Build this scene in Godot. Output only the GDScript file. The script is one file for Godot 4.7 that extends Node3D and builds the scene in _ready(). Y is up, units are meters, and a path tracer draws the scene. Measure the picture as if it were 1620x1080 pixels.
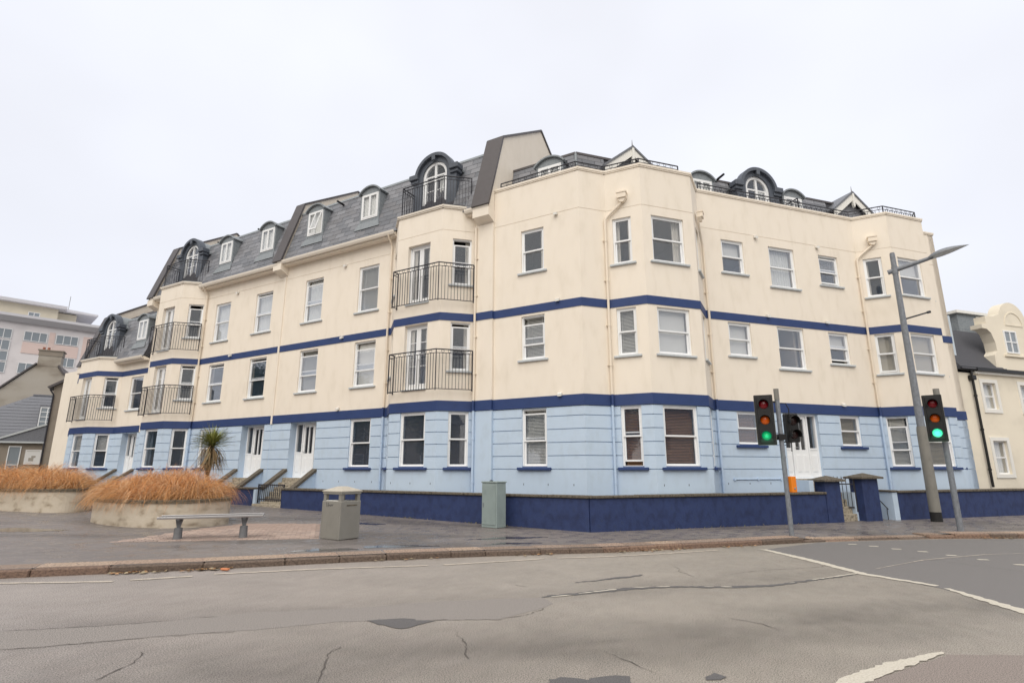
extends Node3D

# World: metres, y up, camera near the origin looking along -z. The two street fronts of the
# apartment block meet at CORNER; LEFT_TURN and RIGHT_TURN turn local +x along each front.
const CORNER := Vector3(2.2274, 0.0, -16.8)
const LEFT_TURN := -0.518363
const RIGHT_TURN := 0.324631
const ROAD_DROP := 0.11
const BAND1_LOW := 3.58
const BAND1_TOP := 3.92
const BAND2_LOW := 6.75
const BAND2_TOP := 7.03
const LEAF_SEED := 4711

var used := {}
var mats := {}
var meshes := {}
var rng := RandomNumberGenerator.new()


# ------------------------------------------------------------------ mesh collecting
class Shape:
	var v := PackedVector3Array()
	var n := PackedVector3Array()
	var c := PackedColorArray()
	var tint := Color(1, 1, 1)
	var tinted := false

	func tri(a: Vector3, b: Vector3, d: Vector3) -> void:
		var m := (b - a).cross(d - a)
		if m.length_squared() < 1e-16:
			return
		m = m.normalized()
		tri_n(a, b, d, m, m, m)

	func tri_n(a: Vector3, b: Vector3, d: Vector3, na: Vector3, nb: Vector3, nd: Vector3) -> void:
		v.append(a); v.append(d); v.append(b)
		n.append(na); n.append(nd); n.append(nb)
		if tinted:
			c.append(tint); c.append(tint); c.append(tint)

	func quad(a: Vector3, b: Vector3, d: Vector3, e: Vector3) -> void:
		tri(a, b, d)
		tri(a, d, e)

	func quad_n(a: Vector3, b: Vector3, d: Vector3, e: Vector3, na: Vector3, nb: Vector3, nd: Vector3, ne: Vector3) -> void:
		tri_n(a, b, d, na, nb, nd)
		tri_n(a, d, e, na, nd, ne)

	func box(x0: float, x1: float, y0: float, y1: float, z0: float, z1: float, t := Transform3D.IDENTITY) -> void:
		var p := []
		for i in 8:
			p.append(t * Vector3(x1 if i & 1 else x0, y1 if i & 2 else y0, z1 if i & 4 else z0))
		quad(p[4], p[5], p[7], p[6])
		quad(p[1], p[0], p[2], p[3])
		quad(p[0], p[4], p[6], p[2])
		quad(p[5], p[1], p[3], p[7])
		quad(p[6], p[7], p[3], p[2])
		quad(p[0], p[1], p[5], p[4])

	# box with chamfered edges
	func cbox(x0: float, x1: float, y0: float, y1: float, z0: float, z1: float, k: float, t := Transform3D.IDENTITY) -> void:
		var lo := Vector3(x0, y0, z0)
		var hi := Vector3(x1, y1, z1)
		var p := func(i: int, axis: int) -> Vector3:
			var q := Vector3(hi.x if i & 1 else lo.x, hi.y if i & 2 else lo.y, hi.z if i & 4 else lo.z)
			for a in 3:
				if a != axis:
					q[a] += -k if i & (1 << a) else k
			return t * q
		var faces := [[1, [1, 5, 7, 3], 0, -1], [0, [0, 2, 6, 4], 0, 1], [2, [2, 3, 7, 6], 1, 1], [0, [0, 4, 5, 1], 1, 1], [4, [4, 6, 7, 5], 2, 1], [0, [0, 1, 3, 2], 2, 1]]
		var mid: Vector3 = t * ((lo + hi) / 2)
		for f in faces:
			var q: Array = f[1]
			out4(p.call(q[0], f[2]), p.call(q[1], f[2]), p.call(q[2], f[2]), p.call(q[3], f[2]), mid)
		for e in [[0, 1, 1, 2], [2, 3, 1, 2], [4, 5, 1, 2], [6, 7, 1, 2], [0, 2, 0, 2], [1, 3, 0, 2], [4, 6, 0, 2], [5, 7, 0, 2], [0, 4, 0, 1], [1, 5, 0, 1], [2, 6, 0, 1], [3, 7, 0, 1]]:
			out4(p.call(e[0], e[2]), p.call(e[1], e[2]), p.call(e[1], e[3]), p.call(e[0], e[3]), mid)
		for i in 8:
			var a: Vector3 = p.call(i, 0)
			var b: Vector3 = p.call(i, 1)
			var d: Vector3 = p.call(i, 2)
			if (b - a).cross(d - a).dot(a - mid) < 0:
				tri(a, d, b)
			else:
				tri(a, b, d)

	func out4(a: Vector3, b: Vector3, d: Vector3, e: Vector3, mid: Vector3) -> void:
		if (b - a).cross(d - a).dot((a + d) / 2 - mid) < 0:
			quad(a, e, d, b)
		else:
			quad(a, b, d, e)

	# an outline in the xy plane pushed along z
	func prism(outline: PackedVector2Array, z0: float, z1: float, t := Transform3D.IDENTITY) -> void:
		var o := outline.duplicate()
		if Geometry2D.is_polygon_clockwise(o):
			o.reverse()
		var idx := Geometry2D.triangulate_polygon(o)
		for k in range(0, idx.size(), 3):
			var a := o[idx[k]]
			var b := o[idx[k + 1]]
			var d := o[idx[k + 2]]
			if (b - a).cross(d - a) < 0:
				var s := b
				b = d
				d = s
			tri(t * Vector3(a.x, a.y, z1), t * Vector3(b.x, b.y, z1), t * Vector3(d.x, d.y, z1))
			tri(t * Vector3(a.x, a.y, z0), t * Vector3(d.x, d.y, z0), t * Vector3(b.x, b.y, z0))
		for k in o.size():
			var a := o[k]
			var b := o[(k + 1) % o.size()]
			quad(t * Vector3(a.x, a.y, z0), t * Vector3(b.x, b.y, z0), t * Vector3(b.x, b.y, z1), t * Vector3(a.x, a.y, z1))

	# a strip between two outlines of equal count (open), pushed along z: arches and rings
	func ring(inner: PackedVector2Array, outer: PackedVector2Array, z0: float, z1: float, t := Transform3D.IDENTITY) -> void:
		var last := inner.size() - 1
		for k in last:
			var a := inner[k]
			var b := outer[k]
			var d := outer[k + 1]
			var e := inner[k + 1]
			var flip := (b - a).cross(d - a) < 0
			var q := [a, e, d, b] if flip else [a, b, d, e]
			quad(t * v3(q[0], z1), t * v3(q[1], z1), t * v3(q[2], z1), t * v3(q[3], z1))
			quad(t * v3(q[3], z0), t * v3(q[2], z0), t * v3(q[1], z0), t * v3(q[0], z0))
			if flip:
				quad(t * v3(d, z0), t * v3(b, z0), t * v3(b, z1), t * v3(d, z1))
				quad(t * v3(a, z0), t * v3(e, z0), t * v3(e, z1), t * v3(a, z1))
			else:
				quad(t * v3(b, z0), t * v3(d, z0), t * v3(d, z1), t * v3(b, z1))
				quad(t * v3(e, z0), t * v3(a, z0), t * v3(a, z1), t * v3(e, z1))
		for k in [0, last]:
			var a := inner[k]
			var b := outer[k]
			var p := [t * v3(a, z0), t * v3(b, z0), t * v3(b, z1), t * v3(a, z1)]
			quad(p[0], p[1], p[2], p[3])

	func v3(p: Vector2, z: float) -> Vector3:
		return Vector3(p.x, p.y, z)

	# a round bar along points
	func tube(pts: Array, radii: Array, sides := 8, caps := true) -> void:
		var rows := []
		var side := Vector3.ZERO
		for k in pts.size():
			var p: Vector3 = pts[k]
			var along: Vector3 = (pts[mini(k + 1, pts.size() - 1)] - pts[maxi(k - 1, 0)]).normalized()
			if side == Vector3.ZERO:
				side = along.cross(Vector3.UP if absf(along.y) < 0.9 else Vector3.RIGHT).normalized()
			else:
				side = (side - along * side.dot(along)).normalized()
			var other := along.cross(side)
			var r: float = radii[mini(k, radii.size() - 1)]
			var row := []
			for s in sides:
				var an := TAU * s / sides
				var d := side * cos(an) + other * sin(an)
				row.append([p + d * r, d])
			rows.append(row)
		for k in rows.size() - 1:
			for s in sides:
				var a = rows[k][s]
				var b = rows[k][(s + 1) % sides]
				var d = rows[k + 1][(s + 1) % sides]
				var e = rows[k + 1][s]
				quad_n(a[0], b[0], d[0], e[0], a[1], b[1], d[1], e[1])
		if caps:
			for s in range(1, sides - 1):
				tri(rows[0][0][0], rows[0][s + 1][0], rows[0][s][0])
				var z: Array = rows[-1]
				tri(z[0][0], z[s][0], z[s + 1][0])

	# a turned profile of [radius, height] about y
	func lathe(profile: Array, sides := 20, t := Transform3D.IDENTITY) -> void:
		for k in profile.size() - 1:
			var p: Vector2 = profile[k]
			var q: Vector2 = profile[k + 1]
			var nn := Vector2(q.y - p.y, p.x - q.x).normalized()
			for s in sides:
				var a0 := TAU * s / sides
				var a1 := TAU * (s + 1) / sides
				var d0 := Vector3(cos(a0), 0, -sin(a0))
				var d1 := Vector3(cos(a1), 0, -sin(a1))
				var n0 := (t.basis * (d0 * nn.x + Vector3.UP * nn.y)).normalized()
				var n1 := (t.basis * (d1 * nn.x + Vector3.UP * nn.y)).normalized()
				var a := t * (d0 * p.x + Vector3.UP * p.y)
				var b := t * (d1 * p.x + Vector3.UP * p.y)
				var d := t * (d1 * q.x + Vector3.UP * q.y)
				var e := t * (d0 * q.x + Vector3.UP * q.y)
				if p.x > 1e-5:
					tri_n(a, b, d, n0, n1, n1)
				if q.x > 1e-5:
					tri_n(a, d, e, n0, n1, n0)

	func done() -> ArrayMesh:
		var m := ArrayMesh.new()
		if v.is_empty():
			return m
		var a := []
		a.resize(Mesh.ARRAY_MAX)
		a[Mesh.ARRAY_VERTEX] = v
		a[Mesh.ARRAY_NORMAL] = n
		if tinted:
			a[Mesh.ARRAY_COLOR] = c
		m.add_surface_from_arrays(Mesh.PRIMITIVE_TRIANGLES, a)
		return m


# ------------------------------------------------------------------ nodes
func name_for(parent: Node, base: String) -> String:
	var key := str(parent.get_instance_id()) + "/" + base
	used[key] = used.get(key, -1) + 1
	return base if used[key] == 0 else "%s_%03d" % [base, used[key]]

func part(parent: Node, called: String, mesh: Mesh, m: Material, t := Transform3D.IDENTITY) -> MeshInstance3D:
	var o := MeshInstance3D.new()
	o.name = name_for(parent, called)
	o.mesh = mesh
	o.material_override = m
	o.transform = t
	parent.add_child(o, true)
	return o

func holder(parent: Node, called: String, t := Transform3D.IDENTITY) -> Node3D:
	var o := Node3D.new()
	o.name = name_for(parent, called)
	o.transform = t
	parent.add_child(o, true)
	return o

func thing(called: String, label: String, category: String, t: Transform3D, group := "") -> Node3D:
	var o := holder(self, called, t)
	return tag(o, label, category, group)

func tag(o: Node, label: String, category: String, group := "", kind := "") -> Node:
	if label: o.set_meta("label", label)
	if category: o.set_meta("category", category)
	if group: o.set_meta("group", group)
	if kind: o.set_meta("kind", kind)
	return o

func structure(o: Node) -> Node:
	o.set_meta("kind", "structure")
	return o

func at(x: float, y: float, z: float, turn := 0.0) -> Transform3D:
	return Transform3D(Basis(Vector3.UP, turn), Vector3(x, y, z))

func left_front() -> Transform3D:
	return Transform3D(Basis(Vector3.UP, LEFT_TURN), CORNER)

func right_front() -> Transform3D:
	return Transform3D(Basis(Vector3.UP, RIGHT_TURN), CORNER)

# the pavement climbs gently towards the west
func rise(x: float) -> float:
	return 0.02 * clampf(2.0 - x, 0.0, 40.0)

func on_ground(x: float, z: float, turn := 0.0) -> Transform3D:
	return at(x, rise(x), z, turn)

const KERB := [Vector2(-40, -5.0), Vector2(-16, 4.75), Vector2(-7.55, 8.66), Vector2(-5.2, 9.62), Vector2(-2.49, 10.92), Vector2(-0.76, 11.62), Vector2(1.2, 12.31), Vector2(3.39, 12.99), Vector2(5.83, 13.75), Vector2(7.55, 14.36), Vector2(9.44, 14.75), Vector2(11.2, 15.05), Vector2(12.33, 15.1), Vector2(13.32, 15.08), Vector2(17, 15.3), Vector2(30, 18.5), Vector2(60, 27.0)]

# how far ahead of the camera the kerb's road edge lies at x
func kerb_at(x: float) -> float:
	for k in KERB.size() - 1:
		var a: Vector2 = KERB[k]
		var b: Vector2 = KERB[k + 1]
		if x <= b.x:
			return lerpf(a.y, b.y, (x - a.x) / (b.x - a.x))
	return 27.0

# lowered kerb at the crossing
func lowered(x: float) -> float:
	return 0.085 * smoothstep(6.9, 7.9, x) * (1.0 - smoothstep(10.6, 11.6, x))

func pave_height(x: float, ahead: float) -> float:
	return rise(x) - lowered(x) * (1.0 - smoothstep(0.0, 1.1, ahead - kerb_at(x)))


# ------------------------------------------------------------------ materials
func noise(seed_value: int, freq: float, ramp: Array, size := 512, octaves := 5, kind := FastNoiseLite.TYPE_SIMPLEX_SMOOTH) -> NoiseTexture2D:
	var f := FastNoiseLite.new()
	f.noise_type = kind
	f.seed = seed_value
	f.frequency = freq
	f.fractal_octaves = octaves
	var t := NoiseTexture2D.new()
	t.width = size
	t.height = size
	t.seamless = true
	t.noise = f
	t.generate_mipmaps = false
	var g := Gradient.new()
	g.offsets = PackedFloat32Array()
	g.colors = PackedColorArray()
	var off := PackedFloat32Array()
	var col := PackedColorArray()
	for r in ramp:
		off.append(r[0])
		col.append(r[1] if r[1] is Color else Color(r[1], r[1], r[1]))
	g.offsets = off
	g.colors = col
	t.color_ramp = g
	return t

func plain(key: String, c: Color, rough := 0.7, metal := 0.0) -> StandardMaterial3D:
	if mats.has(key):
		return mats[key]
	var m := StandardMaterial3D.new()
	m.resource_name = key
	m.albedo_color = c
	m.roughness = rough
	m.metallic = metal
	mats[key] = m
	return m

func rgb(r: int, g: int, b: int) -> Color:
	return Color8(r, g, b)

func surface(key: String, c: Color, rough: float, tex: Texture2D, scale: Vector3, bump: Texture2D = null, bump_cm := 0.0, rough_tex: Texture2D = null, world := true) -> StandardMaterial3D:
	var m := plain(key, c, rough)
	m.uv1_triplanar = true
	m.uv1_world_triplanar = world
	m.uv1_scale = scale
	if tex:
		m.albedo_texture = tex
	if bump:
		m.heightmap_enabled = true
		m.heightmap_texture = bump
		m.heightmap_scale = bump_cm
	if rough_tex:
		m.roughness_texture = rough_tex
		m.roughness_texture_channel = BaseMaterial3D.TEXTURE_CHANNEL_RED
	return m

func make_materials() -> void:
	var fine := noise(11, 0.06, [[0.0, 0.0], [1.0, 1.0]])
	var grain := noise(12, 0.16, [[0.0, 0.0], [1.0, 1.0]])
	var streak := noise(21, 0.012, [[0.0, Color(0.955, 0.95, 0.94)], [0.35, Color(0.985, 0.983, 0.978)], [0.6, Color(1, 1, 1)], [1.0, Color(0.985, 0.983, 0.978)]])
	var blotch := noise(22, 0.010, [[0.0, Color(0.91, 0.91, 0.91)], [0.45, Color(0.98, 0.98, 0.98)], [1.0, Color(1, 1, 1)]])
	var weathered := noise(25, 0.014, [[0.0, Color(0.945, 0.942, 0.93)], [0.3, Color(0.98, 0.978, 0.972)], [0.5, Color(0.995, 0.995, 0.993)], [1.0, Color(1, 1, 1)]], 1024, 6)
	var faint := noise(24, 0.012, [[0.0, Color(0.955, 0.955, 0.95)], [0.4, Color(0.985, 0.985, 0.982)], [1.0, Color(1, 1, 1)]], 512, 6)
	surface("cream", rgb(238, 229, 216), 0.88, weathered, Vector3(0.16, 0.05, 0.16), fine, 0.25)
	surface("sky_blue", rgb(191, 209, 229), 0.8, weathered, Vector3(0.2, 0.09, 0.2), fine, 0.2)
	surface("navy", rgb(40, 63, 114), 0.6, blotch, Vector3(0.4, 0.4, 0.4), fine, 0.15)
	surface("wall_navy", rgb(42, 58, 102), 0.62, noise(23, 0.02, [[0.0, Color(0.72, 0.72, 0.74)], [0.4, Color(0.9, 0.9, 0.91)], [0.6, Color(1, 1, 1)], [0.8, Color(1, 0.99, 0.96)], [1.0, Color(1, 0.95, 0.86)]]), Vector3(0.35, 0.22, 0.35), fine, 0.3)
	var lichen := noise(31, 0.03, [[0.0, Color(0.45, 0.43, 0.40)], [0.4, Color(0.8, 0.78, 0.74)], [0.62, Color(1, 0.98, 0.93)], [1.0, Color(0.72, 0.70, 0.62)]])
	surface("coping", rgb(112, 107, 101), 0.9, lichen, Vector3(0.7, 0.7, 0.7), grain, 0.6)
	surface("step_stone", rgb(180, 174, 165), 0.85, lichen, Vector3(0.5, 0.5, 0.5), grain, 0.4)
	surface("sill_grey", rgb(196, 202, 206), 0.7, blotch, Vector3(1, 1, 1))
	plain("white", rgb(236, 238, 240), 0.35)
	plain("white_paint", rgb(232, 231, 226), 0.5)
	plain("gutter", rgb(222, 214, 202), 0.5)
	plain("pipe_cream", rgb(232, 220, 203), 0.5)
	plain("pipe_blue", rgb(186, 206, 230), 0.45)
	plain("iron", rgb(46, 46, 54), 0.45)
	plain("black", rgb(22, 22, 24), 0.45)
	plain("rubber", rgb(30, 30, 31), 0.8)
	surface("cap_metal", rgb(84, 80, 82), 0.5, blotch, Vector3(0.6, 0.6, 0.6), fine, 0.1)
	var lead_tex := noise(41, 0.02, [[0.0, Color(0.82, 0.83, 0.85)], [0.5, Color(0.95, 0.96, 0.97)], [1.0, Color(1.06, 1.06, 1.05)]])
	surface("lead", rgb(142, 148, 152), 0.5, lead_tex, Vector3(0.8, 0.8, 0.8), fine, 0.15)
	surface("dormer_grey", rgb(88, 94, 104), 0.5, lead_tex, Vector3(0.8, 0.8, 0.8), fine, 0.1)
	var slate_tex := noise(51, 0.05, [[0.0, Color(0.78, 0.78, 0.8)], [0.5, Color(0.96, 0.96, 0.98)], [0.8, Color(1, 1, 1)], [1.0, Color(0.9, 0.92, 0.88)]])
	var k := 0
	for c in [rgb(124, 127, 132), rgb(134, 136, 140), rgb(114, 117, 122), rgb(128, 129, 132), rgb(142, 144, 148)]:
		surface("slate_%d" % k, c, 0.45, slate_tex, Vector3(0.9, 0.9, 0.9), fine, 0.2)
		k += 1
	surface("roof_felt", rgb(70, 70, 75), 0.9, slate_tex, Vector3(0.5, 0.5, 0.5))
	surface("far_slate", rgb(122, 125, 131), 0.7, slate_tex, Vector3(0.4, 0.4, 0.4), fine, 0.4)
	surface("black_slate", rgb(78, 79, 84), 0.75, slate_tex, Vector3(0.5, 0.5, 0.5), fine, 0.3)
	plain("room", rgb(150, 142, 132), 0.9)
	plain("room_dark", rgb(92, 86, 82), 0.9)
	var glass := plain("glass", Color(0.46, 0.58, 0.72, 0.03), 0.015)
	glass.transparency = BaseMaterial3D.TRANSPARENCY_ALPHA
	glass.metallic_specular = 0.5
	plain("blind_white", rgb(216, 216, 212), 0.7)
	plain("blind_wood", rgb(140, 104, 76), 0.6)
	plain("blind_dark", rgb(44, 38, 36), 0.85)
	plain("blind_beige", rgb(178, 170, 152), 0.75)
	var net := plain("net", rgb(222, 224, 222), 0.9)
	net.backlight_enabled = true
	net.backlight = Color(0.3, 0.3, 0.3)
	plain("curtain_cloth", rgb(214, 210, 202), 0.9)
	# street
	var tar := noise(61, 0.115, [[0.0, Color(0.45, 0.45, 0.45)], [0.32, Color(0.71, 0.705, 0.70)], [0.46, Color(0.87, 0.865, 0.86)], [0.56, Color(0.94, 0.935, 0.925)], [0.7, Color(1.0, 0.99, 0.98)], [1.0, Color(1.0, 0.985, 0.96)]], 1024, 3)
	var road := surface("road", Color(1, 1, 1), 0.75, tar, Vector3(0.5, 0.5, 0.5), null, 0.0, noise(62, 0.01, [[0.0, 0.7], [1.0, 0.95]]))
	road.vertex_color_use_as_albedo = true
	var tar_soft := noise(66, 0.22, [[0.0, Color(0.86, 0.86, 0.86)], [0.5, Color(0.97, 0.97, 0.97)], [1.0, Color(1.06, 1.06, 1.06)]], 512, 3)
	var pave := surface("pavement", Color(1, 1, 1), 0.75, tar_soft, Vector3(0.5, 0.5, 0.5), grain, 0.12, noise(63, 0.008, [[0.0, 0.32], [0.42, 0.40], [0.56, 0.78], [1.0, 0.85]], 512, 4))
	pave.vertex_color_use_as_albedo = true
	surface("fresh_tar", rgb(134, 132, 133), 0.75, tar, Vector3(0.6, 0.6, 0.6), grain, 0.05)
	surface("trench_tar", rgb(160, 155, 152), 0.78, tar, Vector3(0.6, 0.6, 0.6), grain, 0.05)
	surface("brown_tar", rgb(158, 148, 143), 0.78, tar, Vector3(0.6, 0.6, 0.6), grain, 0.05)
	surface("dark_tar", rgb(112, 111, 113), 0.6, tar, Vector3(0.8, 0.8, 0.8), grain, 0.6)
	surface("crack_tar", rgb(100, 95, 92), 0.8, tar, Vector3(1, 1, 1))
	surface("road_paint", rgb(212, 206, 196), 0.65, noise(64, 0.12, [[0.0, Color(0.78, 0.76, 0.73)], [0.4, Color(0.94, 0.94, 0.92)], [1.0, Color(1, 1, 1)]]), Vector3(0.6, 0.6, 0.6))
	surface("worn_paint", rgb(208, 202, 193), 0.7, noise(65, 0.09, [[0.0, Color(0.7, 0.68, 0.65)], [0.5, Color(0.92, 0.9, 0.88)], [1.0, Color(1.05, 1.05, 1.05)]]), Vector3(0.9, 0.9, 0.9))
	k = 0
	for c in [rgb(190, 168, 158), rgb(178, 160, 152), rgb(198, 178, 166), rgb(166, 148, 140)]:
		surface("granite_%d" % k, c, 0.6, lichen, Vector3(1.3, 1.3, 1.3), grain, 0.5)
		k += 1
	k = 0
	for c in [rgb(138, 116, 107), rgb(122, 108, 102), rgb(150, 126, 115), rgb(114, 100, 94)]:
		surface("kerb_%d" % k, c, 0.7, lichen, Vector3(1.3, 1.3, 1.3), grain, 0.6)
		k += 1
	k = 0
	for c in [rgb(170, 150, 140), rgb(158, 141, 133), rgb(182, 163, 152)]:
		surface("paver_%d" % k, c, 0.75, blotch, Vector3(1, 1, 1), grain, 0.4)
		k += 1
	var stain := noise(71, 0.011, [[0.0, Color(0.62, 0.58, 0.54)], [0.22, Color(0.84, 0.82, 0.79)], [0.42, Color(0.95, 0.94, 0.92)], [1.0, Color(1, 1, 1)]])
	surface("planter_render", rgb(203, 194, 180), 0.88, stain, Vector3(0.35, 0.5, 0.35), fine, 0.3)
	surface("planter_lip", rgb(112, 106, 96), 0.9, lichen, Vector3(0.6, 0.6, 0.6), grain, 0.5)
	plain("soil", rgb(82, 66, 52), 0.95)
	for key in ["grass", "leaf"]:
		var g := plain(key, Color(1, 1, 1), 0.75)
		g.vertex_color_use_as_albedo = true
		g.backlight_enabled = true
		g.backlight = Color(0.35, 0.33, 0.3)
	plain("steel", rgb(200, 200, 202), 0.28, 0.9)
	plain("brushed", rgb(150, 148, 150), 0.4, 0.7)
	surface("bench_post", rgb(120, 122, 126), 0.55, blotch, Vector3(2, 2, 2))
	surface("bin_body", rgb(138, 136, 130), 0.5, blotch, Vector3(0.8, 0.4, 0.8), fine, 0.05)
	surface("bin_lid", rgb(190, 184, 172), 0.5, blotch, Vector3(1, 1, 1))
	surface("cabinet_green", rgb(144, 158, 157), 0.5, blotch, Vector3(1, 0.5, 1))
	surface("galvanised", rgb(130, 135, 143), 0.45, noise(81, 0.03, [[0.0, Color(0.8, 0.8, 0.8)], [0.5, Color(0.95, 0.95, 0.95)], [1.0, Color(1.05, 1.05, 1.05)]]), Vector3(1, 0.4, 1))
	surface("old_grey", rgb(132, 130, 124), 0.6, blotch, Vector3(1, 0.6, 1))
	plain("orange_box", rgb(232, 130, 20), 0.5)
	plain("lens_red", rgb(120, 12, 26), 0.12)
	plain("lens_amber", rgb(214, 84, 10), 0.12)
	plain("lens_off", rgb(44, 26, 26), 0.15)
	var lit := plain("lens_green", rgb(20, 120, 84), 0.15)
	lit.emission_enabled = true
	lit.emission = rgb(30, 200, 140)
	lit.emission_energy_multiplier = 0.12
	var lit2 := plain("lens_green_bright", rgb(120, 240, 200), 0.2)
	lit2.emission_enabled = true
	lit2.emission = rgb(90, 255, 195)
	lit2.emission_energy_multiplier = 0.4
	# far houses
	surface("far_stone", rgb(178, 173, 166), 0.9, stain, Vector3(0.05, 0.08, 0.05), grain, 0.5)
	surface("far_brown", rgb(146, 137, 126), 0.9, blotch, Vector3(0.3, 0.3, 0.3), grain, 0.5)
	surface("far_grey", rgb(166, 161, 153), 0.9, blotch, Vector3(0.3, 0.3, 0.3))
	surface("far_white", rgb(228, 224, 226), 0.8, blotch, Vector3(0.1, 0.1, 0.1))
	surface("far_pink", rgb(226, 205, 199), 0.8, blotch, Vector3(0.1, 0.1, 0.1))
	surface("far_sand", rgb(216, 208, 189), 0.85, blotch, Vector3(0.1, 0.1, 0.1))
	surface("house_cream", rgb(236, 228, 211), 0.88, blotch, Vector3(0.12, 0.12, 0.12), fine, 0.2)
	surface("clay", rgb(150, 96, 78), 0.85, blotch, Vector3(1, 1, 1))
	plain("wet", rgb(84, 82, 84), 0.07)
	plain("far_cornice", rgb(206, 206, 212), 0.7)
	plain("far_glass", rgb(136, 145, 153), 0.12)
	plain("pale_blue_render", rgb(196, 208, 218), 0.8)
	surface("bark", rgb(120, 104, 86), 0.9, lichen, Vector3(2, 2, 2), grain, 1.0)
	plain("board_white", rgb(220, 220, 220), 0.6)
	plain("ink", rgb(60, 60, 66), 0.7)
	plain("leaf_litter", rgb(196, 120, 70), 0.85)

# ------------------------------------------------------------------ walls
func seg_frame(a: Vector2, b: Vector2) -> Transform3D:
	var d := (b - a).normalized()
	return Transform3D(Basis(Vector3(d.x, 0, d.y), Vector3.UP, Vector3(-d.y, 0, d.x)), Vector3(a.x, 0, a.y))

func wall_zones(top: float, ground_key := "sky_blue") -> Array:
	var z := []
	if ground_key == "sky_blue":
		z.append([-0.3, 1.64, 0.0, ground_key])
		var y := 1.64
		for line in [1.64, 2.045, 2.45, 2.855, 3.26, 3.555]:
			if line > y:
				z.append([y, line, 0.0, ground_key])
			z.append([line, line + 0.026, -0.04, ground_key])
			y = line + 0.026
		z.append([BAND1_LOW, BAND1_TOP, 0.03, "navy", "_lower"])
	else:
		z.append([-0.3, BAND1_TOP, 0.0, ground_key])
	z.append([BAND1_TOP, BAND2_LOW, 0.0, "cream"])
	z.append([BAND2_LOW, BAND2_TOP, 0.02 if ground_key == "sky_blue" else 0.0, "navy" if ground_key == "sky_blue" else "cream", "_upper"])
	if top > 10.3:
		z.append([BAND2_TOP, 10.16, 0.0, "cream"])
		z.append([10.16, 10.178, -0.015, "cream"])
		z.append([10.178, top, 0.0, "cream"])
	else:
		z.append([BAND2_TOP, top, 0.0, "cream"])
	return z

# boxes of wall round its openings; openings are [u0, u1, h0, h1]
func run_wall(sink: Dictionary, f: Transform3D, length: float, zones: Array, openings: Array, thick := 0.3) -> void:
	for z in zones:
		var key: String = z[3] + (z[4] if z[2] > 0.001 else "")
		if not sink.has(key):
			sink[key] = Shape.new()
		var s: Shape = sink[key]
		var cuts := [z[0], z[1]]
		for o in openings:
			for h in [o[2], o[3]]:
				if h > z[0] + 0.001 and h < z[1] - 0.001:
					cuts.append(h)
		cuts.sort()
		var reach: float = z[2] * 0.41
		for k in cuts.size() - 1:
			var mid: float = (cuts[k] + cuts[k + 1]) / 2
			if cuts[k + 1] - cuts[k] < 0.001:
				continue
			var spans := []
			for o in openings:
				if o[2] < mid and o[3] > mid:
					spans.append([o[0], o[1]])
			spans.sort_custom(func(p, q): return p[0] < q[0])
			var x := -reach
			for sp in spans:
				if sp[0] > x:
					s.box(x, sp[0], cuts[k], cuts[k + 1], -thick, z[2], f)
				x = maxf(x, sp[1])
			if length + reach > x:
				s.box(x, length + reach, cuts[k], cuts[k + 1], -thick, z[2], f)

func commit_walls(root: Node3D, sink: Dictionary) -> void:
	var names := {"cream": "upper_wall", "sky_blue": "ground_floor_wall", "navy_lower": "lower_string_course", "navy_upper": "upper_string_course", "house_cream": "wall"}
	for key in sink:
		var s: Shape = sink[key]
		part(root, names.get(key, "wall"), s.done(), mats[key.trim_suffix("_lower").trim_suffix("_upper")])

func mesh_of(key: String, make: Callable) -> Mesh:
	if not meshes.has(key):
		var s := Shape.new()
		make.call(s)
		meshes[key] = s.done()
	return meshes[key]

func rim(s: Shape, w: float, h: float, side: float, top: float, bottom: float, z0: float, z1: float) -> void:
	s.box(-w / 2, -w / 2 + side, 0, h, z0, z1)
	s.box(w / 2 - side, w / 2, 0, h, z0, z1)
	s.box(-w / 2 + side, w / 2 - side, h - top, h, z0, z1)
	s.box(-w / 2 + side, w / 2 - side, 0, bottom, z0, z1)

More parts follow.
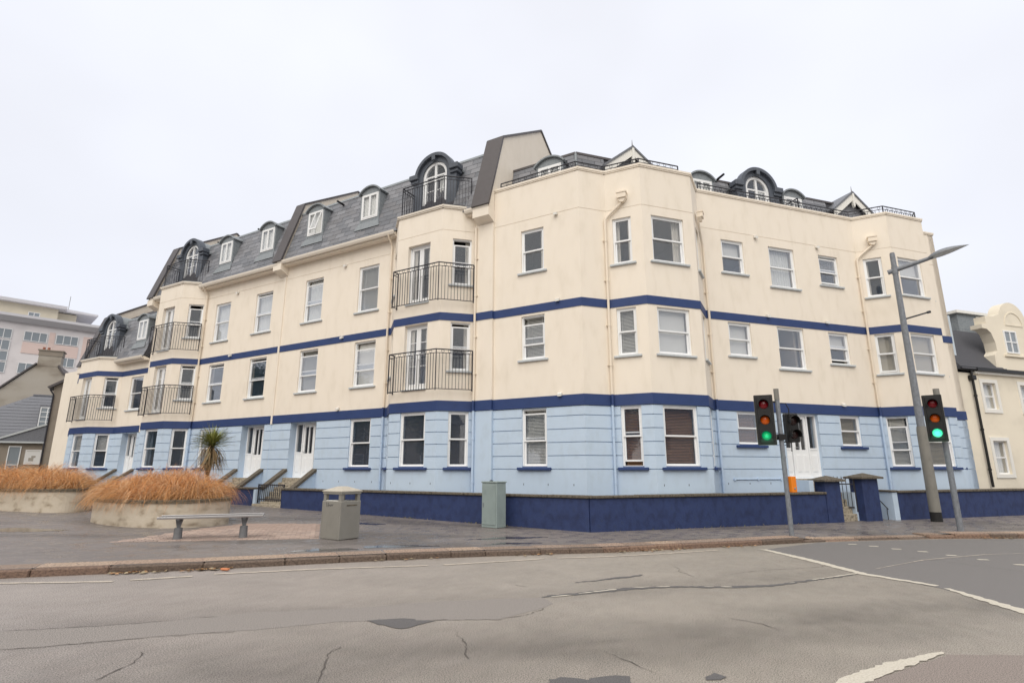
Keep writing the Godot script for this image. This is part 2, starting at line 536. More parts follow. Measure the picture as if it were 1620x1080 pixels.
# a sliding sash window; f stands at the middle of the opening's foot on the wall's face
func sash_window(root: Node3D, f: Transform3D, w: float, h: float, o := {}) -> Node3D:
	var n := holder(root, "window", f)
	var key := "%.2f_%.2f" % [w, h]
	var white: Material = mats["white"]
	part(n, "frame", mesh_of("frame" + key, func(s): rim(s, w, h, 0.05, 0.05, 0.05, -0.17, -0.06)), white)
	var iw := w - 0.1
	var half := (h - 0.1) / 2 + 0.02
	var sash: Callable = func(s): rim(s, iw, half, 0.052, 0.045, 0.05, -0.018, 0.018)
	var m := mesh_of("sash" + key, sash)
	var pane := mesh_of("pane" + key, func(s):
		s.box(-iw / 2 + 0.05, iw / 2 - 0.05, 0.045, half - 0.04, 0.004, 0.008)
		s.box(-iw / 2 + 0.05, iw / 2 - 0.05, 0.045, half - 0.04, -0.01, -0.006))
	var drop: float = o.get("drop", 0.0)
	var lift: float = o.get("lift", 0.0)
	part(n, "upper_sash", m, white, at(0, h - 0.05 - half - drop, -0.09))
	part(n, "lower_sash", m, white, at(0, 0.05 + lift, -0.135))
	part(n, "pane", pane, mats["glass"], at(0, h - 0.05 - half - drop, -0.09))
	part(n, "pane", pane, mats["glass"], at(0, 0.05 + lift, -0.135))
	if o.get("horns", false):
		pass
	var sill_key: String = o.get("sill", "sill_grey")
	if sill_key == "navy":
		part(n, "sill", mesh_of("sill_n%.2f" % w, func(s):
			s.cbox(-w / 2 - 0.14, w / 2 + 0.14, -0.09, -0.005, -0.1, 0.10, 0.012)
			s.box(-w / 2, w / 2, -0.005, 0.03, -0.16, -0.03)), mats["navy"])
	else:
		part(n, "sill", mesh_of("sill_g%.2f" % w, func(s):
			s.cbox(-w / 2 - 0.12, w / 2 + 0.12, -0.075, -0.005, -0.1, 0.075, 0.01)
			s.box(-w / 2, w / 2, -0.005, 0.02, -0.16, -0.03)), mats["sill_grey"])
	dress(n, w, h, o.get("inside", ""))
	return n

func slat_mesh(w: float, h: float, from: float) -> Mesh:
	return mesh_of("slats%.2f_%.2f_%.2f" % [w, h, from], func(s):
		var y := from
		while y < h - 0.06:
			s.box(-w / 2 + 0.08, w / 2 - 0.08, -0.0015, 0.0015, -0.022, 0.022, Transform3D(Basis(Vector3.RIGHT, 0.75), Vector3(0, y, -0.23)))
			y += 0.046
		s.box(-w / 2 + 0.07, w / 2 - 0.07, h - 0.07, h - 0.02, -0.26, -0.2)
		for x in [-0.3, 0.3]:
			s.box(x * w - 0.006, x * w + 0.006, from, h - 0.05, -0.204, -0.202))

func pleats(s: Shape, x0: float, x1: float, y0: float, y1: float, z: float, wave: float) -> void:
	var count := maxi(8, int((x1 - x0) / 0.02))
	for k in count:
		var a := lerpf(x0, x1, float(k) / count)
		var b := lerpf(x0, x1, float(k + 1) / count)
		var za := z + 0.018 * sin(a * wave) + 0.008 * sin(a * wave * 2.3 + 1.0)
		var zb := z + 0.018 * sin(b * wave) + 0.008 * sin(b * wave * 2.3 + 1.0)
		s.quad(Vector3(a, y0, za), Vector3(b, y0, zb), Vector3(b, y1, zb), Vector3(a, y1, za))

func dress(n: Node3D, w: float, h: float, what: String) -> void:
	match what:
		"white_slats", "wood_slats", "beige_slats":
			part(n, "slatted_blind", slat_mesh(w, h, 0.06), mats[{"white_slats": "blind_white", "wood_slats": "blind_wood", "beige_slats": "blind_beige"}[what]])
		"half_slats":
			part(n, "slatted_blind", slat_mesh(w, h, h * 0.5), mats["blind_white"])
		"roller", "dark", "beige", "half_roller":
			var low := 0.06 if what != "half_roller" else h * 0.52
			part(n, "roller_blind", mesh_of("roller%.2f_%.2f_%.2f" % [w, h, low], func(s):
				s.box(-w / 2 + 0.07, w / 2 - 0.07, low, h - 0.06, -0.232, -0.23)
				s.box(-w / 2 + 0.07, w / 2 - 0.07, low - 0.015, low + 0.01, -0.24, -0.224)), mats[{"roller": "blind_white", "dark": "blind_dark", "beige": "blind_beige", "half_roller": "blind_white"}[what]])
		"net":
			part(n, "net_curtain", mesh_of("net%.2f_%.2f" % [w, h], func(s): pleats(s, -w / 2 + 0.06, w / 2 - 0.06, 0.05, h - 0.05, -0.25, 55.0)), mats["net"])
		"curtains", "right_curtain", "left_curtain":
			for side in [-1, 1]:
				if what == "right_curtain" and side < 0 or what == "left_curtain" and side > 0:
					continue
				part(n, "curtain", mesh_of("curtain%.2f_%.2f_%d" % [w, h, side], func(s):
					var a := w / 2 - 0.05
					pleats(s, minf(side * a, side * a * 0.52), maxf(side * a, side * a * 0.52), 0.03, h - 0.04, -0.26, 48.0)), mats["curtain_cloth"])

func pick_dress() -> String:
	var all := ["", "curtains", "net", "right_curtain", "left_curtain", "roller", "white_slats", "half_roller"]
	return all[rng.randi() % all.size()]

# glazed double doors behind a balcony
func french_door(root: Node3D, f: Transform3D, w: float, h: float, bars: bool) -> Node3D:
	var n := holder(root, "french_door", f)
	var white: Material = mats["white"]
	part(n, "frame", mesh_of("fframe%.2f_%.2f" % [w, h], func(s): rim(s, w, h, 0.05, 0.05, 0.04, -0.24, -0.14)), white)
	var lw := (w - 0.1) / 2
	var lh := h - 0.09
	var leaf := mesh_of("fleaf%.2f_%.2f_%d" % [w, h, int(bars)], func(s):
		rim(s, lw - 0.004, lh, 0.095, 0.1, 0.17, -0.022, 0.022)
		if bars:
			for y in [0.36, 0.55, 0.74]:
				s.box(-lw / 2 + 0.095, lw / 2 - 0.095, lh * y - 0.011, lh * y + 0.011, -0.016, 0.016))
	var pane := mesh_of("fpane%.2f_%.2f" % [w, h], func(s):
		s.box(-lw / 2 + 0.09, lw / 2 - 0.09, 0.165, lh - 0.095, 0.004, 0.008)
		s.box(-lw / 2 + 0.09, lw / 2 - 0.09, 0.165, lh - 0.095, -0.01, -0.006))
	for side in [-1, 1]:
		part(n, "door_leaf", leaf, white, at(side * lw / 2, 0.04, -0.19))
		part(n, "pane", pane, mats["glass"], at(side * lw / 2, 0.04, -0.19))
	part(n, "handle", mesh_of("fhandle", func(s): s.tube([Vector3(0.05, 0, 0), Vector3(0.05, 0, 0.05), Vector3(0.15, 0, 0.05)], [0.009], 6)), mats["steel"], at(-0.02, h * 0.46, -0.168))
	part(n, "threshold", mesh_of("fthresh%.2f" % w, func(s): s.box(-w / 2 - 0.02, w / 2 + 0.02, -0.05, -0.004, -0.12, 0.05)), mats["sill_grey"])
	dress(n, w, h, "curtains")
	return n

# a street door with glazed upper half and two side lights
func entrance_door(root: Node3D, f: Transform3D, w: float, h: float, depth: float) -> Node3D:
	var n := holder(root, "entrance_door", f)
	var white: Material = mats["white"]
	var z := -depth
	part(n, "frame", mesh_of("eframe%.2f_%.2f" % [w, h], func(s):
		rim(s, w, h, 0.06, 0.07, 0.05, -0.05, 0.05)
		for x in [-0.23, 0.23]:
			s.box(x * w - 0.03, x * w + 0.03, 0.05, h - 0.07, -0.05, 0.05)), white, at(0, 0, z))
	var lw := w * 0.46 - 0.07
	var lh := h - 0.13
	part(n, "door_leaf", mesh_of("eleaf%.2f_%.2f" % [w, h], func(s):
		s.box(-lw / 2, lw / 2, 0, lh * 0.44, -0.03, 0.02)
		s.box(-lw / 2, -lw / 2 + 0.1, lh * 0.44, lh, -0.03, 0.02)
		s.box(lw / 2 - 0.1, lw / 2, lh * 0.44, lh, -0.03, 0.02)
		s.box(-0.03, 0.03, lh * 0.44, lh - 0.1, -0.03, 0.02)
		s.box(-lw / 2 + 0.1, lw / 2 - 0.1, lh - 0.1, lh, -0.03, 0.02)
		for x in [-1, 1]:
			s.cbox(x * lw * 0.23 - lw * 0.14, x * lw * 0.23 + lw * 0.14, lh * 0.08, lh * 0.36, 0.0, 0.035, 0.012)), white, at(0, 0.055, z))
	var side_w := w * 0.27 - 0.09
	for side in [-1, 1]:
		part(n, "side_panel", mesh_of("eside%.2f_%.2f" % [w, h], func(s):
			s.box(-side_w / 2, side_w / 2, 0, lh * 0.44, -0.03, 0.015)
			s.cbox(-side_w * 0.32, side_w * 0.32, lh * 0.08, lh * 0.36, 0.0, 0.03, 0.01)
			s.box(-side_w / 2, side_w / 2, lh * 0.44, lh * 0.44 + 0.06, -0.03, 0.03)), white, at(side * w * 0.5 * 0.735 - side * 0.0, 0.055, z))
		part(n, "pane", mesh_of("epane%.2f_%.2f" % [w, h], func(s): s.box(-side_w / 2, side_w / 2, lh * 0.44 + 0.06, lh, -0.006, 0.002)), mats["glass"], at(side * w * 0.5 * 0.735, 0.055, z))
		part(n, "pane", mesh_of("epane2%.2f_%.2f" % [w, h], func(s): s.box(0.03, lw / 2 - 0.1, lh * 0.44, lh - 0.1, -0.006, 0.002)), mats["glass"], at(0, 0.055, z, 0.0 if side > 0 else PI))
	part(n, "handle", mesh_of("ehandle", func(s): s.tube([Vector3(0, 0, 0.02), Vector3(0, 0, 0.07), Vector3(0.12, 0, 0.07)], [0.011], 6)), mats["steel"], at(-lw / 2 + 0.06, 1.05, z))
	return n

# railings along a plan path of (x, z) points
func railing(root: Node3D, called: String, path: Array, low: float, high: float, gap := 0.115, label := "") -> Node3D:
	var n := holder(root, called)
	if label:
		n.set_meta("label", label)
	var iron: Material = mats["iron"]
	var pts := []
	for p in path:
		pts.append(Vector3(p.x, 0, p.y))
	for r in [["top_rail", high, 0.022], ["upper_rail", high - 0.13, 0.013], ["bottom_rail", low, 0.015]]:
		var s := Shape.new()
		for k in pts.size() - 1:
			s.tube([pts[k] + Vector3.UP * r[1], pts[k + 1] + Vector3.UP * r[1]], [r[2]], 6)
		part(n, r[0], s.done(), iron)
	var bar := mesh_of("bar%.2f" % (high - low), func(s): s.box(-0.0075, 0.0075, 0, high - low - 0.12, -0.0075, 0.0075))
	var hoop := mesh_of("hoop", func(s):
		var ring_pts := []
		for a in 9:
			ring_pts.append(Vector3(cos(TAU * a / 8) * 0.05, 0.05 + sin(TAU * a / 8) * 0.05, 0))
		s.tube(ring_pts, [0.007], 4, false))
	var post := mesh_of("post%.2f" % (high - low), func(s): s.box(-0.016, 0.016, -0.05, high - low, -0.016, 0.016))
	for k in pts.size() - 1:
		var a: Vector3 = pts[k]
		var b: Vector3 = pts[k + 1]
		var count := int(round(a.distance_to(b) / gap))
		var turn := atan2(-(b - a).z, (b - a).x)
		for i in range(1, count):
			var p := a.lerp(b, float(i) / count)
			part(n, "baluster", bar, iron, at(p.x, low, p.z, turn))
			if i % 2 == 0:
				part(n, "hoop", hoop, iron, at(p.x, high - 0.115, p.z, turn))
		part(n, "post", post, iron, at(a.x, low, a.z, turn))
	part(n, "post", post, iron, at(pts[-1].x, low, pts[-1].z))
	return n

# ------------------------------------------------------------------ roofs
# slates over a sloping plane: f has x along the eaves, y up the slope and z out; holes are [x0, x1, y0, y1]
func slate_field(root: Node3D, f: Transform3D, width: float, length: float, holes: Array, seed_value: int) -> void:
	rng.seed = seed_value
	var step := 0.245
	var sw := 0.52
	var mesh := mesh_of("slate", func(s): s.box(0.007, sw - 0.007, -0.002, 0.285, 0.0, 0.016))
	var rows := int(ceil(length / step))
	for r in rows:
		var y := r * step
		var x := -sw * (0.5 if r % 2 else 0.0)
		while x < width - 0.01:
			var a := maxf(x, 0.0)
			var b := minf(x + sw, width)
			x += sw
			if b - a < 0.06:
				continue
			var pieces := [[a, b]]
			for o in holes:
				if y + step * 0.5 > o[2] and y + step * 0.5 < o[3]:
					var next := []
					for q in pieces:
						if q[1] <= o[0] or q[0] >= o[1]:
							next.append(q)
							continue
						if o[0] - q[0] > 0.06: next.append([q[0], o[0]])
						if q[1] - o[1] > 0.06: next.append([o[1], q[1]])
					pieces = next
			for q in pieces:
				var t := Transform3D(Basis(Vector3.RIGHT, -0.034).scaled_local(Vector3((q[1] - q[0]) / sw, minf(1.0, (length - y + 0.02) / 0.285), 1)), Vector3(q[0], y + rng.randf_range(-0.004, 0.004), 0.016 + rng.randf_range(0, 0.004)))
				part(root, "slate", mesh, mats["slate_%d" % (rng.randi() % 5)], f * t)

func arc(cx: float, cy: float, r: float, from: float, to: float, count: int) -> PackedVector2Array:
	var p := PackedVector2Array()
	for k in count + 1:
		var a := lerpf(from, to, float(k) / count)
		p.append(Vector2(cx + r * cos(a), cy + r * sin(a)))
	return p

# a small lead-clad dormer with a segmental top; f stands at the middle of its foot, z out
func small_dormer(root: Node3D, f: Transform3D, open_leaf := false) -> void:
	var n := holder(root, "dormer", f)
	var lead: Material = mats["lead"]
	for side in [-1, 1]:
		part(n, "cheek", mesh_of("dcheek", func(s): s.box(-0.04, 0.04, -0.2, 1.42, -1.3, 0.0)), lead, at(side * 0.51, 0, 0))
	part(n, "apron", mesh_of("dapron", func(s):
		s.box(-0.47, 0.47, -0.2, 0.22, -0.5, -0.01)
		s.prism(PackedVector2Array([Vector2(-0.72, -0.3), Vector2(0.72, -0.3), Vector2(0.56, 0.05), Vector2(-0.56, 0.05)]), -0.02, 0.0, Transform3D(Basis(Vector3.RIGHT, -0.3), Vector3(0, 0, 0.06)))), lead)
	# radius of the top: half width 0.6, rise 0.3
	var r := 0.75
	var a0 := asin(0.45 / 0.75)
	part(n, "dormer_roof", mesh_of("droof", func(s): s.ring(arc(0, 0.92, r, a0, PI - a0, 14), arc(0, 0.92, r + 0.06, a0, PI - a0, 14), -1.3, 0.1)), lead)
	part(n, "tympanum", mesh_of("dtymp", func(s): s.prism(arc(0, 0.92, r - 0.01, a0, PI - a0, 14), -0.06, 0.0)), lead)
	part(n, "frame", mesh_of("dframe", func(s): rim(s, 0.94, 1.14, 0.06, 0.05, 0.05, -0.1, 0.012)), mats["white"], at(0, 0.22, 0))
	var leaf := mesh_of("dleaf", func(s): rim(s, 0.405, 1.03, 0.045, 0.05, 0.06, -0.02, 0.02))
	var pane := mesh_of("dpane", func(s): s.box(-0.165, 0.165, 0.055, 0.985, -0.004, 0.004))
	for side in [-1, 1]:
		var t := at(side * 0.204, 0.275, 0.0)
		if open_leaf and side > 0:
			t = at(0.2, 0.32, 0.3) * Transform3D(Basis(Vector3.RIGHT, -0.29), Vector3.ZERO)
		part(n, "casement", leaf, mats["white"], t)
		part(n, "pane", pane, mats["glass"], t)
	part(n, "net_curtain", mesh_of("dnet", func(s): pleats(s, -0.44, 0.44, 0.25, 1.33, -0.085, 50.0)), mats["net"])

# a large dormer with a round-headed glazed door and shouldered front
func big_dormer(root: Node3D, f: Transform3D) -> void:
	var n := holder(root, "arched_dormer", f)
	var grey: Material = mats["dormer_grey"]
	var cy := 1.92
	part(n, "front", mesh_of("bfront", func(s):
		for side in [-1, 1]:
			var x0: float = minf(side * 0.6, side * 1.06)
			var x1: float = maxf(side * 0.6, side * 1.06)
			s.box(x0, x1, -0.1, cy, -0.25, 0.0)
		var inner := PackedVector2Array([Vector2(0.6, cy)])
		s.ring(arc(0, cy, 0.6, 0, PI, 22), arc(0, cy, 0.84, 0, PI, 22), -0.25, 0.0)), grey)
	part(n, "arch_moulding", mesh_of("bmould", func(s):
		s.ring(arc(0, cy, 0.80, 0.22, PI - 0.22, 22), arc(0, cy, 0.93, 0.22, PI - 0.22, 22), -0.2, 0.13)
		s.cbox(-0.08, 0.08, cy + 0.6, cy + 0.9, -0.1, 0.15, 0.015)
		for side in [-1, 1]:
			var x0: float = minf(side * 0.78, side * 1.2)
			var x1: float = maxf(side * 0.78, side * 1.2)
			s.cbox(x0, x1, cy - 0.02, cy + 0.2, -0.25, 0.15, 0.02)
			s.cbox(x0 + (0.05 if side < 0 else 0.0), x1 - (0.05 if side > 0 else 0.0), cy - 0.16, cy - 0.02, -0.25, 0.07, 0.015)), grey)
	part(n, "dormer_roof", mesh_of("bbarrel", func(s): s.ring(arc(0, cy, 0.8, 0, PI, 20), arc(0, cy, 0.86, 0, PI, 20), -1.9, -0.24)), mats["lead"])
	part(n, "shoulder", mesh_of("bshoulder", func(s):
		for side in [-1, 1]:
			var o := PackedVector2Array([Vector2(side * 0.8, cy - 0.05), Vector2(side * 1.18, cy - 0.05), Vector2(side * 1.18, cy + 0.03), Vector2(side * 0.8, cy + 0.22)])
			s.prism(o, -1.9, -0.24)), mats["lead"])
	for side in [-1, 1]:
		part(n, "cheek", mesh_of("bcheek", func(s): s.box(-0.04, 0.04, -0.1, cy + 0.02, -1.7, -0.24)), grey, at(side * 1.0, 0, 0))
	part(n, "door_frame", mesh_of("bdframe", func(s):
		for side in [-1, 1]:
			s.box(minf(side * 0.5, side * 0.6), maxf(side * 0.5, side * 0.6), -0.02, cy, -0.16, -0.06)
		s.ring(arc(0, cy, 0.48, 0, PI, 20), arc(0, cy, 0.6, 0, PI, 20), -0.16, -0.06)
		s.box(-0.05, 0.05, 0, cy + 0.5, -0.15, -0.07)
		s.box(-0.5, 0.5, -0.02, 0.1, -0.15, -0.07)
		for side in [-1, 1]:
			s.box(minf(side * 0.42, side * 0.5), maxf(side * 0.42, side * 0.5), 0.1, cy, -0.14, -0.08)
			for y in [0.35, 0.8, 1.3, 1.75]:
				s.box(minf(side * 0.05, side * 0.45), maxf(side * 0.05, side * 0.45), y - 0.011, y + 0.011, -0.13, -0.09)
		s.box(-0.48, 0.48, cy - 0.03, cy + 0.03, -0.135, -0.085)), mats["white"])
	for side in [-1, 1]:
		part(n, "pane", mesh_of("bpane", func(s):
			s.box(0.045, 0.44, 0.09, cy, -0.006, 0.002)
			var o := PackedVector2Array([Vector2(0.045, cy)])
			o.append_array(arc(0, cy, 0.49, 0, PI / 2 - 0.1, 10))
			s.prism(o, -0.006, 0.002)), mats["glass"], at(0, 0, -0.11, 0.0 if side > 0 else PI))
	part(n, "curtain", mesh_of("bnet", func(s): pleats(s, 0.12, 0.5, 0.05, cy + 0.1, -0.22, 44.0)), mats["net"])

# downpipe from y1 to y0 on the wall's face, blue below the first band
func downpipe(root: Node3D, f: Transform3D, y0: float, y1: float, head := []) -> void:
	var n := holder(root, "downpipe", f)
	var up := Shape.new()
	var pts := [Vector3(0, BAND1_TOP, 0.06), Vector3(0, y1, 0.06)]
	for p in head:
		pts.append(p)
	up.tube(pts, [0.042], 8)
	for y in [BAND1_TOP + 0.9, BAND1_TOP + 2.2, BAND2_TOP + 0.6, BAND2_TOP + 2.0]:
		if y < y1 - 0.3:
			up.tube([Vector3(0, y, 0.06), Vector3(0, y + 0.07, 0.06)], [0.052], 8)
			up.box(-0.08, 0.08, y + 0.02, y + 0.05, 0.0, 0.05)
	part(n, "upper_pipe", up.done(), mats["pipe_cream"])
	var mid := Shape.new()
	mid.tube([Vector3(0, BAND1_LOW, 0.075), Vector3(0, BAND1_TOP, 0.075)], [0.044], 8)
	part(n, "painted_section", mid.done(), mats["navy"])
	var low := Shape.new()
	low.tube([Vector3(0, y0, 0.06), Vector3(0, BAND1_LOW, 0.06)], [0.042], 8)
	for y in [1.2, 2.6]:
		low.tube([Vector3(0, y, 0.06), Vector3(0, y + 0.07, 0.06)], [0.052], 8)
	part(n, "lower_pipe", low.done(), mats["pipe_blue"])

func hopper(root: Node3D, f: Transform3D) -> void:
	part(root, "rainwater_hopper", mesh_of("hopper", func(s):
		s.prism(PackedVector2Array([Vector2(-0.15, 0.12), Vector2(0.15, 0.12), Vector2(0.15, 0.32), Vector2(-0.15, 0.32)]), 0.0, 0.2)
		s.prism(PackedVector2Array([Vector2(-0.17, 0.29), Vector2(0.17, 0.29), Vector2(0.17, 0.34), Vector2(-0.17, 0.34)]), 0.0, 0.22)
		s.prism(PackedVector2Array([Vector2(-0.05, -0.02), Vector2(0.05, -0.02), Vector2(0.15, 0.12), Vector2(-0.15, 0.12)]), 0.0, 0.15)), mats["pipe_cream"], f)

func vent(root: Node3D, f: Transform3D) -> void:
	part(root, "vent_cowl", mesh_of("vent", func(s):
		s.prism(PackedVector2Array([Vector2(0.0, -0.02), Vector2(0.09, -0.06), Vector2(0.1, 0.02), Vector2(0.0, 0.07)]), -0.065, 0.065, Transform3D(Basis(Vector3.UP, -PI / 2), Vector3.ZERO))), mats["white_paint"], f)

# ------------------------------------------------------------------ terraced houses of the left front
const PROFILE := Basis(Vector3(0, 0, 1), Vector3(0, 1, 0), Vector3(-1, 0, 0))   # outline x -> out of the wall, pushed along the wall

func along(s: Shape, outline: Array, x0: float, x1: float) -> void:
	s.prism(PackedVector2Array(outline), -x1, -x0, Transform3D(PROFILE, Vector3.ZERO))

func slab(root: Node3D, called: String, outline: PackedVector2Array, y0: float, y1: float, m: Material) -> void:
	var s := Shape.new()
	s.prism(outline, -y1, -y0, Transform3D(Basis(Vector3(1, 0, 0), Vector3(0, 0, 1), Vector3(0, -1, 0)), Vector3.ZERO))
	part(root, called, s.done(), m)

func inset(outline: PackedVector2Array, by: float) -> PackedVector2Array:
	return Geometry2D.offset_polygon(outline, -by)[0]

func gable(root: Node3D, x0: float, x1: float, e: float) -> void:
	var n := holder(root, "party_gable")
	var s := Shape.new()
	along(s, [Vector2(0.42, e - 0.1), Vector2(-0.55, e + 3.22), Vector2(-3.9, e + 5.45), Vector2(-7.2, e + 3.22), Vector2(-8.0, e - 0.1)], x0, x1)
	along(s, [Vector2(0.0, e - 0.62), Vector2(0.16, e - 0.52), Vector2(0.44, e - 0.42), Vector2(0.44, e - 0.1), Vector2(0.0, e - 0.1)], x0 - 0.02, x1 + 0.02)
	part(n, "gable_wall", s.done(), mats["cream"])
	var c := Shape.new()
	for q in [[Vector2(0.47, e - 0.02), Vector2(-0.56, e + 3.26)], [Vector2(-0.56, e + 3.26), Vector2(-3.9, e + 5.49)], [Vector2(-3.9, e + 5.49), Vector2(-7.2, e + 3.26)]]:
		var a: Vector2 = q[0]
		var b: Vector2 = q[1]
		var up := Vector2(b.y - a.y, a.x - b.x).normalized()
		if up.y < 0: up = -up
		along(c, [a - up * 0.03, b - up * 0.03, b + up * 0.05, a + up * 0.05], x0 - 0.05, x1 + 0.05)
	part(n, "capping", c.done(), mats["cap_metal"])

func steps_and_wings(root: Node3D, x0: float, x1: float, top: float, ground: float, reach: float) -> void:
	var n := holder(root, "entrance_steps")
	var count := 6
	for k in count:
		var y := lerpf(ground, top, float(k + 1) / count)
		var z := reach - 0.1 - k * (reach - 0.1) / count
		var s := Shape.new()
		s.cbox(x0, x1, ground - 0.3, y, -0.05, z, 0.012)
		part(n, "step", s.done(), mats["step_stone"])
	for x in [x0 - 0.2, x1]:
		var s := Shape.new()
		along(s, [Vector2(0.0, ground - 0.3), Vector2(reach - 0.26, ground - 0.3), Vector2(reach - 0.26, 0.86), Vector2(0.0, 1.58)], x + 0.012, x + 0.188)
		part(n, "wing_wall", s.done(), mats["sky_blue"])
		var c := Shape.new()
		along(c, [Vector2(-0.02, 1.57), Vector2(reach - 0.2, 0.86), Vector2(reach - 0.16, 0.95), Vector2(0.02, 1.67)], x - 0.03, x + 0.23)
		part(n, "wing_coping", c.done(), mats["coping"])

# spec: x0, x1 along the front; b: bay [side, front, front, side]; e: eaves height
func terraced_house(called: String, label: String, spec: Dictionary) -> Node3D:
	var xc: float = (spec.x0 + spec.x1) / 2
	var root := thing(called, label, "house", left_front() * at(xc, 0, 0), "cream and blue terrace")
	var x0: float = spec.x0 - xc
	var x1: float = spec.x1 - xc
	var b := []
	for v in spec.b:
		b.append(v - xc)
	var e: float = spec.e
	var tall := e > 10.0
	var pts := [Vector2(x0, 0), Vector2(b[0], 0), Vector2(b[1], 0.85), Vector2(b[2], 0.85), Vector2(b[3], 0), Vector2(x1, 0)]
	var windows := []   # [segment, u0, u1, h0, h1, kind, options]
	for w in spec.windows:
		var x: float = w[0] - xc
		var seg := 0 if x < b[0] else 4
		var u: float = x - (x0 if seg == 0 else b[3])
		windows.append([seg, u, u + w[1], w[2], w[3], w[4], w[5]])
	var side_len := Vector2(b[3] - b[2], 0.85).length()
	var front: float = b[2] - b[1]
	var mid := front / 2
	var dark: String = spec.ground_dress
	windows.append([2, mid - 0.56, mid + 0.56, 1.71, 3.56, "sash", {"sill": "navy", "inside": dark}])
	windows.append([3, 0.39, 1.09, 1.71, 3.56, "sash", {"sill": "navy", "inside": dark}])
	windows.append([1, side_len - 1.09, side_len - 0.39, 1.71, 3.56, "sash", {"sill": "navy", "inside": dark}])
	var floors := [[4.37, 6.72, 4.97, 6.7]]
	if tall:
		floors.append([7.52, 9.8, 8.1, 9.86])
	for fl in floors:
		windows.append([2, mid - 0.52, mid + 0.52, fl[0], fl[1], "french", {"bars": fl[0] < 5.0}])
		windows.append([3, 0.39, 1.09, fl[2], fl[3], "sash", {"drop": 0.1 if fl[0] < 5.0 else 0.17, "inside": "right_curtain"}])
		windows.append([1, side_len - 1.09, side_len - 0.39, fl[2], fl[3], "sash", {"inside": "curtains"}])
	var sink := {}
	for k in 5:
		var f := seg_frame(pts[k], pts[k + 1])
		var length: float = pts[k].distance_to(pts[k + 1])
		var holes := []
		for w in windows:
			if w[0] == k:
				holes.append([w[1], w[2], w[3], w[4]])
		var bay: bool = k > 0 and k < 4
		if k == 0 and spec.has("plain_end"):
			var cut: float = spec.plain_end - spec.x0
			run_wall(sink, f, cut, wall_zones(e - 0.1, "cream"), [])
			var moved := []
			for o in holes:
				moved.append([o[0] - cut, o[1] - cut, o[2], o[3]])
			run_wall(sink, f * at(cut, 0, 0), length - cut, wall_zones(e - 0.1), moved)
		else:
			run_wall(sink, f, length, wall_zones(e + 0.12 if bay else e - 0.1), holes)
		for w in windows:
			if w[0] != k:
				continue
			var wf := f * at((w[1] + w[2]) / 2, w[3], 0)
			match w[5]:
				"sash": sash_window(root, wf, w[2] - w[1], w[4] - w[3], w[6])
				"french": french_door(root, wf, w[2] - w[1], w[4] - w[3], w[6].bars)
				"door":
					recess(root, wf, w[2] - w[1], w[4] - w[3], 0.46)
					entrance_door(root, wf, w[2] - w[1], w[4] - w[3], 0.36)
					steps_and_wings(root, x0 + w[1] if k == 0 else b[3] + w[1], x0 + w[2] if k == 0 else b[3] + w[2], w[3], rise(-10), 1.22)
	# back and ends keep the daylight out of the rooms
	var zb := -8.0
	for q in [[Vector2(x1, zb), Vector2(x0, zb)], [Vector2(x0, zb + 0.32), Vector2(x0, -0.31)], [Vector2(x1, -0.31), Vector2(x1, zb + 0.32)]]:
		run_wall(sink, seg_frame(q[0], q[1]) * at(0, 0, -0.004), q[0].distance_to(q[1]), [[-0.3, e - 0.1, 0.0, "cream"]], [])
	commit_walls(root, sink)
	var plan := PackedVector2Array([Vector2(x0, zb), Vector2(x1, zb), Vector2(x1, 0), Vector2(b[3], 0), Vector2(b[2], 0.85), Vector2(b[1], 0.85), Vector2(b[0], 0), Vector2(x0, 0)])
	if Geometry2D.is_polygon_clockwise(plan):
		plan.reverse()
	var inner := inset(plan, 0.27)
	for y in [1.05, 4.0, 7.15]:
		if y < e - 1.0:
			slab(root, "floor_slab", inner, y - 0.2, y + 0.1, mats["room"])
	var s := Shape.new()
	for x in [lerpf(x0, x1, 0.34), lerpf(x0, x1, 0.67)]:
		s.box(x - 0.05, x + 0.05, 0.8, e - 0.2, zb + 0.3, -0.32)
	s.box(x0 + 0.3, x1 - 0.3, 0.8, e - 0.2, -4.6, -4.5)
	part(root, "partition_wall", s.done(), mats["room"])
	# roof
	var rx0: float = spec.get("roof_x0", spec.x0) - xc
	s = Shape.new()
	along(s, [Vector2(0.33, e - 0.02), Vector2(-0.5, e + 2.63), Vector2(-3.9, e + 4.9), Vector2(-7.2, e + 2.63), Vector2(-8.0, e - 0.02)], rx0 + 0.02, x1 - (0.3 if spec.has("gable_skip_right") else 0.0))
	part(root, "roof", s.done(), mats["roof_felt"])
	s = Shape.new()
	along(s, [Vector2(-0.44, e + 2.62), Vector2(-0.50, e + 2.75), Vector2(-0.66, e + 2.82), Vector2(-0.66, e + 2.66)], rx0 + 0.02, x1 - (0.3 if spec.has("gable_skip_right") else 0.02))
	part(root, "roof_ridge_flashing", s.done(), mats["lead"])
	var slope := Vector2(-0.83, 2.65).normalized()
	var slen := Vector2(-0.83, 2.65).length()
	var f := Transform3D(Basis(Vector3(1, 0, 0), Vector3(0, slope.y, slope.x), Vector3(0, -slope.x, slope.y)), Vector3(x0, e - 0.02, 0.335))
	var holes := []
	for d in spec.dormers:
		var x: float = d - xc
		small_dormer(root, at(x, e + 0.83, 0.08), d == spec.get("open_dormer", 0.0))
		holes.append([x - x0 - 0.54, x - x0 + 0.54, 0.75, 2.55])
	var bx: float = (b[1] + b[2]) / 2
	big_dormer(root, at(bx, e + 0.16, 0.1))
	holes.append([bx - x0 - 1.02, bx - x0 + 1.02, 0.0, 2.3])
	var g0: float = spec.get("gable_skip", 0.3)
